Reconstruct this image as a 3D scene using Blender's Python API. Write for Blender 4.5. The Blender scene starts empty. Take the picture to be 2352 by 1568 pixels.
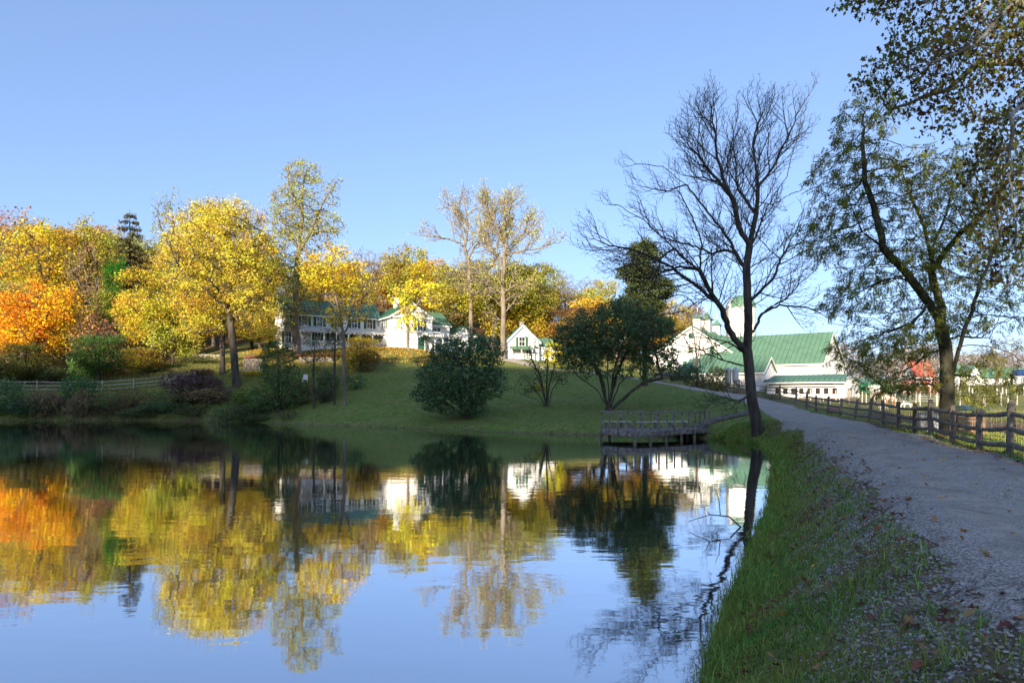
import bpy, bmesh, math, random
import numpy as np
from mathutils import Vector, Matrix, Quaternion

# ------------------------------------------------------------------ camera, sky, sun, exposure
S = bpy.context.scene
COL = S.collection
R = math.radians
F = 1024 * 24 / 36.0          # focal length in pixels of a 1024 wide frame
HOR = 394.0                   # row of the horizon in that frame
CZ = 3.0                      # eye height above the pond surface (water is z = 0)
cam_d = bpy.data.cameras.new("camera")
cam_d.lens = 24; cam_d.sensor_width = 36
cam_d.shift_y = (HOR - 341.0) / 1024
cam_d.clip_end = 9000; cam_d.clip_start = 0.05
cam = bpy.data.objects.new("camera", cam_d); COL.objects.link(cam)
cam.location = (0, 0, CZ); cam.rotation_euler = (R(90), 0, 0)
S.camera = cam

SUN_AZ = (-0.335, -0.942)      # horizontal direction towards the sun
SUN_EL = 16.5
w = bpy.data.worlds.new("World"); S.world = w; w.use_nodes = True
nt = w.node_tree; bg = nt.nodes["Background"]
sky = nt.nodes.new("ShaderNodeTexSky"); sky.sky_type = 'NISHITA'; sky.sun_disc = False
sky.sun_elevation = R(SUN_EL); sky.sun_rotation = math.atan2(SUN_AZ[0], SUN_AZ[1])
sky.altitude = 300; sky.air_density = 0.7; sky.dust_density = 1.0; sky.ozone_density = 1.0
gm = nt.nodes.new("ShaderNodeGamma"); gm.inputs[1].default_value = 0.62; nt.links.new(sky.outputs[0], gm.inputs[0])
ti = nt.nodes.new("ShaderNodeMix"); ti.data_type = 'RGBA'; ti.blend_type = 'MULTIPLY'; ti.inputs[0].default_value = 1; ti.inputs[7].default_value = (0.62, 0.745, 0.98, 1)
nt.links.new(gm.outputs[0], ti.inputs[6]); nt.links.new(ti.outputs[2], bg.inputs[0]); bg.inputs[1].default_value = 0.15
sl = bpy.data.lights.new("sun", 'SUN'); sl.energy = 3.6; sl.angle = R(0.53); sl.color = (1.0, 0.86, 0.66)
so = bpy.data.objects.new("sun", sl); COL.objects.link(so)
ce = math.cos(R(SUN_EL)); hn = math.hypot(*SUN_AZ)
SD = Vector((SUN_AZ[0] / hn * ce, SUN_AZ[1] / hn * ce, math.sin(R(SUN_EL))))
so.rotation_euler = SD.to_track_quat('Z', 'Y').to_euler()
so.location = (-30, -80, 60)
S.view_settings.view_transform = 'Standard'; S.view_settings.look = 'None'
S.view_settings.exposure = 1.72; S.view_settings.gamma = 1.0
S.cycles.max_bounces = 6; S.cycles.diffuse_bounces = 2; S.cycles.glossy_bounces = 3
S.cycles.transmission_bounces = 3; S.cycles.transparent_max_bounces = 4
S.cycles.caustics_reflective = False; S.cycles.caustics_refractive = False

RNG = np.random.default_rng(7)
random.seed(7)

def P(px, py, D):
    return np.array([(px - 512) / F * D, D, CZ + (HOR - py) / F * D])
def Q(x, y, D):                # same, from the 2352 pixel wide view of the photograph
    return P(x / 2.296875, y / 2.296875, D)

# ------------------------------------------------------------------ tags
def tag(o, label=None, cat=None, group=None, kind=None):
    if label: o["label"] = label
    if cat: o["category"] = cat
    if group: o["group"] = group
    if kind: o["kind"] = kind
    return o
def empty(name, loc, rz=0, label=None, cat=None, group=None):
    o = bpy.data.objects.new(name, None); COL.objects.link(o)
    o.location = loc; o.rotation_euler = (0, 0, rz); o.empty_display_size = 0.2
    return tag(o, label, cat, group)

# ------------------------------------------------------------------ mesh helpers
def mesh_np(name, V, faces, mats=(), smooth=False, rnd=None):
    """faces: list of (n,k) int arrays"""
    me = bpy.data.meshes.new(name)
    V = np.asarray(V, dtype=np.float32)
    me.vertices.add(len(V)); me.vertices.foreach_set("co", V.ravel())
    faces = [np.asarray(f, dtype=np.int32) for f in faces if len(f)]
    nl = sum(f.size for f in faces); npoly = sum(len(f) for f in faces)
    me.loops.add(nl); me.polygons.add(npoly)
    me.loops.foreach_set("vertex_index", np.concatenate([f.ravel() for f in faces]))
    tot = np.concatenate([np.full(len(f), f.shape[1], np.int32) for f in faces])
    st = np.concatenate([[0], np.cumsum(tot)[:-1]]).astype(np.int32)
    me.polygons.foreach_set("loop_start", st); me.polygons.foreach_set("loop_total", tot)
    if smooth: me.polygons.foreach_set("use_smooth", np.ones(npoly, bool))
    if rnd is not None:
        a = me.attributes.new("rnd", 'FLOAT', 'FACE'); a.data.foreach_set("value", np.asarray(rnd, np.float32))
    for m in mats: me.materials.append(m)
    me.update(); me.validate()
    return me
def link(name, me, parent=None, loc=(0, 0, 0)):
    o = bpy.data.objects.new(name, me); COL.objects.link(o); o.location = loc
    if parent: o.parent = parent
    return o

class MB:
    def __init__(s): s.v = []; s.f = []
    def box(s, c, d, rot=None, taper=1.0):
        """centre, full dims"""
        hx, hy, hz = d[0] / 2, d[1] / 2, d[2] / 2; n = len(s.v)
        for z, t in ((-hz, 1.0), (hz, taper)):
            for x, y in ((-hx, -hy), (hx, -hy), (hx, hy), (-hx, hy)):
                p = Vector((x * t, y * t, z))
                if rot is not None: p = rot @ p
                s.v.append((c[0] + p.x, c[1] + p.y, c[2] + p.z))
        s.f += [(n, n+3, n+2, n+1), (n+4, n+5, n+6, n+7)] + [(n+i, n+(i+1) % 4, n+4+(i+1) % 4, n+4+i) for i in range(4)]
        return s
    def b(s, x0, x1, y0, y1, z0, z1):
        return s.box(((x0+x1)/2, (y0+y1)/2, (z0+z1)/2), (abs(x1-x0), abs(y1-y0), abs(z1-z0)))
    def beam(s, p, q, wd, ht):
        p = Vector(p); q = Vector(q); d = q - p; L = d.length
        rot = d.to_track_quat('X', 'Z').to_matrix()
        return s.box((p + q) / 2, (L, wd, ht), rot)
    def tube(s, pts, rad, k=8, cap=True):
        pts = [Vector(p) for p in pts]; n0 = len(s.v)
        if not hasattr(rad, '__len__'): rad = [rad] * len(pts)
        for i, p in enumerate(pts):
            d = (pts[min(i+1, len(pts)-1)] - pts[max(i-1, 0)]).normalized()
            a = Vector((0, 0, 1)) if abs(d.z) < 0.9 else Vector((1, 0, 0))
            u = d.cross(a).normalized(); v = d.cross(u)
            for j in range(k):
                t = 2 * math.pi * j / k
                s.v.append(tuple(p + (u * math.cos(t) + v * math.sin(t)) * rad[i]))
        for i in range(len(pts) - 1):
            for j in range(k):
                a = n0 + i*k + j; b = n0 + i*k + (j+1) % k
                s.f.append((a, b, b + k, a + k))
        if cap:
            s.f.append(tuple(n0 + j for j in range(k))[::-1]); s.f.append(tuple(n0 + (len(pts)-1)*k + j for j in range(k)))
        return s
    def poly(s, pts, thick=None):
        """flat polygon, or slab with thickness vector"""
        n = len(s.v); k = len(pts)
        s.v += [tuple(p) for p in pts]
        if thick is None: s.f.append(tuple(range(n, n+k))); return s
        t = Vector(thick); s.v += [tuple(Vector(p) + t) for p in pts]
        s.f.append(tuple(range(n, n+k))[::-1]); s.f.append(tuple(range(n+k, n+2*k)))
        s.f += [(n+i, n+(i+1) % k, n+k+(i+1) % k, n+k+i) for i in range(k)]
        return s
    def build(s, name, mat, parent=None, smooth=False, loc=(0, 0, 0)):
        me = bpy.data.meshes.new(name); me.from_pydata([tuple(v) for v in s.v], [], s.f)
        bm = bmesh.new(); bm.from_mesh(me); bmesh.ops.recalc_face_normals(bm, faces=bm.faces); bm.to_mesh(me); bm.free()
        me.materials.append(mat)
        if smooth: me.polygons.foreach_set("use_smooth", [True] * len(me.polygons))
        return link(name, me, parent, loc)

# ------------------------------------------------------------------ materials
MATS = {}
def mat(name, col, col2=None, rough=0.8, scale=2.0, detail=4, bump=0.0, bscale=None, stretch=(1, 1, 1), metal=0.0, fac=(0.35, 0.65), spec=0.3):
    if name in MATS: return MATS[name]
    m = bpy.data.materials.new(name); m.use_nodes = True; t = m.node_tree; N = t.nodes; L = t.links
    b = N["Principled BSDF"]; b.inputs["Roughness"].default_value = rough; b.inputs["Metallic"].default_value = metal
    b.inputs["Specular IOR Level"].default_value = spec
    b.inputs["Base Color"].default_value = (*col, 1)
    tc = N.new("ShaderNodeTexCoord"); mp = N.new("ShaderNodeMapping"); mp.inputs["Scale"].default_value = stretch
    L.new(tc.outputs["Object"], mp.inputs[0])
    if col2:
        nz = N.new("ShaderNodeTexNoise"); nz.inputs["Scale"].default_value = scale; nz.inputs["Detail"].default_value = detail
        nz.inputs["Roughness"].default_value = 0.65
        cr = N.new("ShaderNodeValToRGB"); cr.color_ramp.elements[0].position = fac[0]; cr.color_ramp.elements[1].position = fac[1]
        cr.color_ramp.elements[0].color = (*col, 1); cr.color_ramp.elements[1].color = (*col2, 1)
        L.new(mp.outputs[0], nz.inputs[0]); L.new(nz.outputs[0], cr.inputs[0]); L.new(cr.outputs[0], b.inputs["Base Color"])
    if bump:
        n2 = N.new("ShaderNodeTexNoise"); n2.inputs["Scale"].default_value = bscale or scale * 3; n2.inputs["Detail"].default_value = 5
        bp = N.new("ShaderNodeBump"); bp.inputs["Strength"].default_value = 1.0; bp.inputs["Distance"].default_value = bump
        L.new(mp.outputs[0], n2.inputs[0]); L.new(n2.outputs[0], bp.inputs["Height"]); L.new(bp.outputs[0], b.inputs["Normal"])
    MATS[name] = m
    return m

def leaf_mat(name, transl=0.35, patch=0.5, spread=0.07, vspread=0.7, gloss=0.0):
    """colour from the object's colour, varied leaf by leaf (attribute rnd) and branch by branch (noise)"""
    m = bpy.data.materials.new(name); m.use_nodes = True; t = m.node_tree; N = t.nodes; L = t.links
    N.remove(N["Principled BSDF"]); out = N["Material Output"]
    oi = N.new("ShaderNodeObjectInfo"); at = N.new("ShaderNodeAttribute"); at.attribute_name = "rnd"
    tc = N.new("ShaderNodeTexCoord"); nz = N.new("ShaderNodeTexNoise"); nz.inputs["Scale"].default_value = patch; nz.inputs["Detail"].default_value = 2
    L.new(tc.outputs["Object"], nz.inputs[0])
    def math_(op, a, b):
        n = N.new("ShaderNodeMath"); n.operation = op
        for i, x in enumerate((a, b)):
            if isinstance(x, (int, float)): n.inputs[i].default_value = x
            else: L.new(x, n.inputs[i])
        return n.outputs[0]
    hs = N.new("ShaderNodeHueSaturation")
    hue = math_('ADD', math_('MULTIPLY', at.outputs["Fac"], spread), math_('MULTIPLY', nz.outputs[0], spread * 2.2))
    L.new(math_('ADD', hue, 0.5 - spread * 1.6), hs.inputs["Hue"])
    val = math_('ADD', math_('MULTIPLY', at.outputs["Fac"], vspread), 1.0 - vspread * 0.5)
    L.new(val, hs.inputs["Value"]); L.new(oi.outputs["Color"], hs.inputs["Color"])
    d = N.new("ShaderNodeBsdfDiffuse"); tr = N.new("ShaderNodeBsdfTranslucent"); mx = N.new("ShaderNodeMixShader"); mx.inputs[0].default_value = transl
    L.new(hs.outputs[0], d.inputs[0]); L.new(hs.outputs[0], tr.inputs[0])
    L.new(d.outputs[0], mx.inputs[1]); L.new(tr.outputs[0], mx.inputs[2])
    last = mx.outputs[0]
    if gloss:
        g = N.new("ShaderNodeBsdfGlossy"); g.inputs["Roughness"].default_value = 0.45; g.inputs[0].default_value = (1, 1, 1, 1)
        m2 = N.new("ShaderNodeMixShader"); m2.inputs[0].default_value = gloss
        L.new(last, m2.inputs[1]); L.new(g.outputs[0], m2.inputs[2]); last = m2.outputs[0]
    L.new(last, out.inputs[0])
    return m
LEAF = leaf_mat("leaf_autumn", 0.35, 0.45, 0.085, 0.9)
LEAFG = leaf_mat("leaf_green", 0.25, 0.6, 0.05, 0.9, 0.03)
NEEDLE = leaf_mat("needles", 0.1, 0.8, 0.03, 0.9)
GRASS = leaf_mat("grass_blade", 0.3, 1.4, 0.09, 1.1)
BARK = mat("bark", (0.035, 0.028, 0.022), (0.10, 0.085, 0.068), 0.9, 3, bump=0.02, bscale=9, stretch=(1, 1, 0.25))
BARKL = mat("bark_pale", (0.11, 0.09, 0.07), (0.26, 0.21, 0.16), 0.9, 2, bump=0.02, bscale=8, stretch=(1, 1, 0.3))
BARKG = mat("bark_lichen", (0.028, 0.024, 0.018), (0.075, 0.075, 0.045), 0.9, 2.5, bump=0.03, bscale=10, stretch=(1, 1, 0.3))
TWIG = mat("twig_bark", (0.06, 0.045, 0.035), (0.13, 0.10, 0.08), 0.9, 1)
# ------------------------------------------------------------------ trees: space colonisation skeletons
def resample(pts, step):
    pts = np.asarray(pts, float); out = [pts[0]]
    for a, b in zip(pts[:-1], pts[1:]):
        n = max(1, int(round(np.linalg.norm(b - a) / step)))
        for i in range(1, n + 1): out.append(a + (b - a) * i / n)
    return np.array(out)
def wiggle(pts, amp, rng):
    n = len(pts)
    if n < 4: return pts
    k = np.cumsum(rng.normal(0, 1, (n, 3)), axis=0)
    k -= np.outer(np.linspace(0, 1, n), k[-1]); k *= amp / max(1e-6, math.sqrt(n))
    k[0] = 0
    return pts + k
def seeds(lines, step, rng, amp=0.1):
    """first line is the trunk; each later line hooks on to the nearest node so far"""
    pos = []; par = []
    for i, l in enumerate(lines):
        r = wiggle(resample(l, step), amp if i else amp * 0.5, rng)
        if i == 0: p = -1; start = 0
        else:
            d = np.linalg.norm(np.array(pos) - r[0], axis=1); p = int(np.argmin(d)); start = 1 if d[p] < step * 1.2 else 0
        for q in r[start:]:
            pos.append(q); par.append(p); p = len(pos) - 1
    return np.array(pos), par
def colonize(pos, par, A, step, infl, kill, iters, rng, jit=0.2, up=0.0, minidx=0):
    cap = len(pos) + 60000
    X = np.zeros((cap, 3)); n = len(pos); X[:n] = pos; par = list(par); kids = np.zeros(cap, int)
    A = np.asarray(A); D = np.full(len(A), 1e9); I = np.zeros(len(A), int)
    for i in range(minidx, n):
        d = np.linalg.norm(A - X[i], axis=1); m = d < D; D[m] = d[m]; I[m] = i
    for it in range(iters):
        act = D < infl
        if not act.any():
            if len(A) == 0: break
            act = D <= np.sort(D)[max(0, len(D)//20)] + 1e-6
        idx = I[act]; dv = A[act] - X[idx]; dv /= np.linalg.norm(dv, axis=1)[:, None] + 1e-9
        u, inv = np.unique(idx, return_inverse=True); inv = inv.ravel()
        s = np.zeros((len(u), 3)); np.add.at(s, inv, dv)
        s /= np.linalg.norm(s, axis=1)[:, None] + 1e-9
        s += rng.normal(0, jit, s.shape); s[:, 2] += up
        s /= np.linalg.norm(s, axis=1)[:, None] + 1e-9
        ok = kids[u] < 3; u = u[ok]; s = s[ok]
        if len(u) == 0 or n + len(u) >= cap: break
        new = X[u] + s * step
        X[n:n+len(u)] = new; par += [int(q) for q in u]; kids[u] += 1
        for c0 in range(0, len(new), 400):
            c = new[c0:c0+400]
            d2 = ((A**2).sum(1)[:, None] + (c**2).sum(1)[None] - 2 * A @ c.T)
            j = d2.argmin(1); d = np.sqrt(np.maximum(0, d2[np.arange(len(A)), j])); m = d < D
            D[m] = d[m]; I[m] = n + c0 + j[m]
        n += len(u)
        k = D > kill; A = A[k]; D = D[k]; I = I[k]
        if len(A) == 0: break
    return X[:n].copy(), np.array(par)
def radii(par, r0, Rb, e=2.2):
    n = len(par); r = [0.0] * n; pl = par.tolist()
    for i in range(n - 1, -1, -1):
        if r[i] == 0: r[i] = r0 ** e
        if pl[i] >= 0: r[pl[i]] += r[i]
    r = np.array(r) ** (1 / e); b = r[0]
    k = math.log(Rb / r0) / math.log(max(b / r0, 1.01))
    return r0 * (r / r0) ** k
def tubes(X, par, r, sides=((0.08, 8), (0.025, 5), (0, 3)), flare=0.35):
    """returns V, [quads]"""
    n = len(X); par = np.asarray(par)
    has = par >= 0; d = np.zeros((n, 3)); d[has] = X[has] - X[par[has]]
    ch = {}
    main = np.full(n, -1)
    for i in np.nonzero(has)[0]:
        p = par[i]
        if main[p] < 0 or r[i] > r[main[p]]: main[p] = i
    nd = d.copy(); mm = main >= 0; nd[mm] = d[mm] + d[main[mm]]
    nd /= np.linalg.norm(nd, axis=1)[:, None] + 1e-9
    def frame(dr):
        ref = np.where(np.abs(dr[:, :1]) < 0.8, np.array([[1., 0, 0]]), np.array([[0, 1., 0]]))
        u = np.cross(dr, ref); u /= np.linalg.norm(u, axis=1)[:, None] + 1e-9
        return u, np.cross(dr, u)
    V = []; Fq = []; off = 0
    idx = np.nonzero(has)[0]
    lim = [s[0] for s in sides]
    cls = np.array([next(k for (t, k) in sides if r[i] >= t) for i in range(n)])
    rr = r.copy()
    if flare: 
        z0 = X[0][2]; rr = r * (1 + flare * np.exp(-np.maximum(0, X[:, 2] - z0) / (r[0] * 2.2)) * (r > r[0] * 0.5))
    for k in sorted(set(s[1] for s in sides)):
        ids = idx[cls[idx] == k]
        if len(ids) == 0: continue
        t = np.arange(k) * 2 * np.pi / k; ct, st = np.cos(t), np.sin(t)
        u, v = frame(nd[ids]); E = X[ids][:, None] + (u[:, None] * ct[None, :, None] + v[:, None] * st[None, :, None]) * rr[ids][:, None, None]
        p = par[ids]; ismain = (main[p] == ids)
        sd = d[ids] / (np.linalg.norm(d[ids], axis=1)[:, None] + 1e-9)
        dirs = np.where(ismain[:, None], nd[p], sd)
        dirs = np.where((p == 0)[:, None] & ismain[:, None], sd, dirs)
        rs = np.where(ismain, rr[p], np.minimum(rr[p], rr[ids] * 1.15))
        u, v = frame(dirs); B = X[p][:, None] + (u[:, None] * ct[None, :, None] + v[:, None] * st[None, :, None]) * rs[:, None, None]
        m = len(ids); V.append(np.concatenate([B, E], axis=1).reshape(-1, 3))
        base = off + np.arange(m)[:, None] * 2 * k; j = np.arange(k)[None]; j2 = (j + 1) % k
        Fq.append(np.stack([base + j, base + j2, base + k + j2, base + k + j], axis=2).reshape(-1, 4)); off += m * 2 * k
    return np.concatenate(V), Fq
def unit(v): return v / (np.linalg.norm(v, axis=-1)[..., None] + 1e-9)
def quads(C, A, B):
    """diamond leaves"""
    V = np.stack([C - A, C + B, C + A, C - B], axis=1).reshape(-1, 3)
    return V, np.arange(len(C) * 4).reshape(-1, 4)
def leafcloud(pts, n, spread, L, W, rng, droop=0.3, flat=0.0, var=0.45, gaps=0.3):
    if gaps and len(pts) > 200:      # thin patches and full patches through the crown
        f = spread * 5.5; q = (np.sin(pts[:, 0]/f+1)*np.cos(pts[:, 1]/f*1.3) + np.sin(pts[:, 2]/f*1.7+2)*np.cos(pts[:, 0]/f*.8+pts[:, 1]/f)); pts = pts[rng.uniform(0, 1, len(pts)) > gaps * (1.0 - 0.9*q)]
    k = len(pts); C = np.repeat(pts, n, axis=0) + rng.normal(0, 1, (k * n, 3)) * np.array([spread, spread, spread * 0.75])
    a = unit(rng.normal(0, 1, (k * n, 3)) * np.array([1, 1, 0.55]) + np.array([0, 0, -droop]))
    nn = unit(rng.normal(0, 1, (k * n, 3)) + np.array([0, -0.35 * 0, 1.0 + flat])); b = unit(np.cross(a, nn))
    s = rng.uniform(1 - var, 1 + var, (k * n, 1))
    V, Fc = quads(C, a * L / 2 * s, b * W / 2 * s)
    rn = np.repeat(rng.uniform(0, 1, k) * 0.45, n) + rng.uniform(0, 0.55, k * n)
    return V, Fc, rn
def compound(pts, dirs, n, rach, L, W, pairs, rng, droop=0.5):
    """pinnate leaves: leaflets in pairs along a drooping rachis"""
    k = len(pts) * n; O = np.repeat(pts, n, axis=0) + rng.normal(0, 0.05, (k, 3)); dd = np.repeat(dirs, n, axis=0)
    a = unit(dd * 0.8 + rng.normal(0, 0.7, (k, 3)) + np.array([0, 0, -droop]))
    side = unit(np.cross(a, rng.normal(0, 1, (k, 3)) * 0.35 + np.array([0, 0, 1.])))
    sc = rng.uniform(0.7, 1.2, (k, 1)); Cs = []; As = []; Bs = []
    nrm = np.cross(side, a)
    for i in range(pairs):
        t = (i + 1) / pairs
        for sg in (-1, 1):
            la = unit(a * 0.55 + side * sg + np.array([0, 0, -0.35]) + rng.normal(0, 0.12, (k, 3)))
            c = O + a * rach * t * sc + np.array([0, 0, -0.12 * rach * t * t]) + la * L * 0.5 * sc
            Cs.append(c); As.append(la * L / 2 * sc); Bs.append(unit(np.cross(la, nrm)) * W / 2 * sc)
    V, Fc = quads(np.concatenate(Cs), np.concatenate(As), np.concatenate(Bs))
    base = rng.uniform(0, 0.7, k); rn = np.tile(base, pairs * 2) + rng.uniform(0, 0.3, k * pairs * 2)
    return V, Fc, rn
def broad(pts, dirs, n, size, rng, spread=0.12):
    """big lobed leaves, five points each, with a fold"""
    k = len(pts) * n; C = np.repeat(pts, n, axis=0) + rng.normal(0, spread, (k, 3)); s = rng.uniform(0.6, 1.25, (k, 1)) * size / 2
    a = unit(rng.normal(0, 0.6, (k, 3)) + np.array([0, 0, -0.7])); b = unit(np.cross(a, rng.normal(0, 1, (k, 3)))); c = np.cross(a, b)
    out = [(-1.0, 0, 0), (-0.75, 0.62, .22), (-0.1, 0.42, .1), (0.1, 1.0, .35), (0.45, 0.35, .1), (1.15, 0, 0), (0.45, -0.35, .1), (0.1, -1.0, .35), (-0.1, -0.42, .1), (-0.75, -0.62, .22)]
    V = np.stack([C + (a * p + b * q + c * z) * s for p, q, z in out], axis=1).reshape(-1, 3)
    o = np.arange(k)[:, None] * 10
    Fq = [o + np.array([[0, 1, 2, 3, 4, 5]]), o + np.array([[0, 5, 6, 7, 8, 9]])]
    rn = rng.uniform(0, 1, k)
    return V, Fq, np.concatenate([rn, rn])
def ellipsoid_pts(c, rx, ry, rz, n, rng, shell=0.0):
    v = unit(rng.normal(0, 1, (n, 3))); q = rng.uniform(shell ** 3, 1, (n, 1)) ** (1 / 3)
    return np.asarray(c) + v * q * np.array([rx, ry, rz])
def tipsof(X, par, r, thr):
    par = np.asarray(par); kids = np.bincount(par[par >= 0], minlength=len(X)); return np.nonzero((kids == 0) | (r < thr))[0]
def extra_twigs(X, par, ids, n, L, rng, up=0.1, seg=2):
    X = list(X); par = list(par)
    for i in ids:
        d = X[i] - X[par[i]] if par[i] >= 0 else np.array([0, 0, 1.]); d = d / (np.linalg.norm(d) + 1e-9)
        for _ in range(n):
            p = i; q = X[i]; dd = d + rng.normal(0, 0.65, 3)
            for s_ in range(seg):
                dd = dd + rng.normal(0, 0.3, 3); dd[2] += up; dd = dd / np.linalg.norm(dd)
                q = q + dd * L * rng.uniform(0.35, 0.65); X.append(q); par.append(p); p = len(X) - 1
    return np.array(X), np.array(par)
def place_tree(name, base, X, par, r, bark, leaf, color, label, cat='tree', group=None, lm=None, crown='crown', sides=None, flare=0.35):
    base = np.asarray(base, float)
    root = empty(name, tuple(base), 0, label, cat, group)
    V, Fq = tubes(X - base, par, r, sides or ((0.08, 8), (0.025, 5), (0, 3)), flare)
    link('trunk', mesh_np('trunk', V, Fq, [bark], smooth=True), root)
    if leaf is not None:
        V, Fc, rn = leaf
        o = link(crown, mesh_np(crown, V - base, Fc if isinstance(Fc, list) else [Fc], [lm or LEAF], rnd=rn), root)
        o.color = (*color, 1)
    return root
def copy_tree(root, loc, rz, sc, color, label, cat='tree', group=None, name=None, sz=None):
    o = root.copy(); COL.objects.link(o); o.location = loc; o.rotation_euler = (0, 0, rz); o.scale = (sc, sc, sz or sc)
    if name: o.name = name
    o["label"] = label; o["category"] = cat
    if group: o["group"] = group
    elif "group" in o: del o["group"]
    for c in root.children:
        d = c.copy(); COL.objects.link(d); d.parent = o
        if c.name.startswith(('crown', 'foliage')): d.color = (*color, 1)
    return o

def fan_grow(pos, par, ell, rng, levels=((0.42, 0.30), (0.30, 0.45), (0.17, 0.5)), L0=2.6, seg=0.22, up=0.05, zmin=0.0, spread=(30, 58), trunk_n=0):
    """side branches spring from the limbs, branch again and taper straight out, kept inside the crown's ellipsoids"""
    X = [p for p in pos]; P_ = list(par); C = np.array([e[0] for e in ell]); Rr = np.array([e[1] for e in ell]); cen = C.mean(0)
    def inside(q): return (((q - C) / Rr) ** 2).sum(1).min() < 1
    n0 = len(X); kids = np.bincount(np.array([p for p in par if p >= 0]), minlength=n0); stack = []
    acc = 0.0
    for i in range(1, n0):
        p = P_[i]
        if p < 0: continue
        acc += np.linalg.norm(X[i] - X[p])
        if acc < levels[0][0] or X[i][2] < zmin: continue
        if not inside(X[i]): continue
        acc = rng.uniform(-0.15, 0.1); d = X[i] - X[p]; d = d / np.linalg.norm(d); stack.append((i, d, L0 * rng.uniform(0.45, 1.15), 0))
    for i in range(n0):
        if kids[i] == 0 and P_[i] >= 0: d = X[i] - X[P_[i]]; d = d / np.linalg.norm(d); [stack.append((i, d, L0*.8, 0)) for _ in range(2)]
    side = 1
    while stack:
        i, d, L, lv = stack.pop(); side = -side
        ang = math.radians(rng.uniform(*spread)); a = np.cross(d, rng.normal(0, 1, 3) + np.array([0, side * 2.5, 0])); a = a / (np.linalg.norm(a) + 1e-9)
        nd = d * math.cos(ang) + a * math.sin(ang); out = X[i] - cen; out = out / (np.linalg.norm(out) + 1e-9)
        nd = nd + 0.25 * out + np.array([0, 0, up * 2]); nd = nd / np.linalg.norm(nd); sg = seg if lv < 2 else seg * 0.75; n = max(2, int(L / sg)); pi = i; q = X[i]; acc = 0; sp, rt = levels[lv]
        for k in range(n):
            nd = nd + rng.normal(0, 0.07, 3) + np.array([0, 0, up]) + 0.02 * out; nd = nd / np.linalg.norm(nd); q = q + nd * sg; X.append(q); P_.append(pi); pi = len(X) - 1; acc += sg
            if lv + 1 < len(levels) and acc >= levels[lv + 1][0] and k < n:
                acc = 0; rem = 1 - 0.6 * k / n; stack.append((pi, nd, L * levels[lv + 1][1] * rem * rng.uniform(0.6, 1.3), lv + 1))
            if k > 1 and not inside(q) and rng.uniform() < (0.5 if lv == 0 else 0.9): break
    return np.array(X), np.array(P_)
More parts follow.
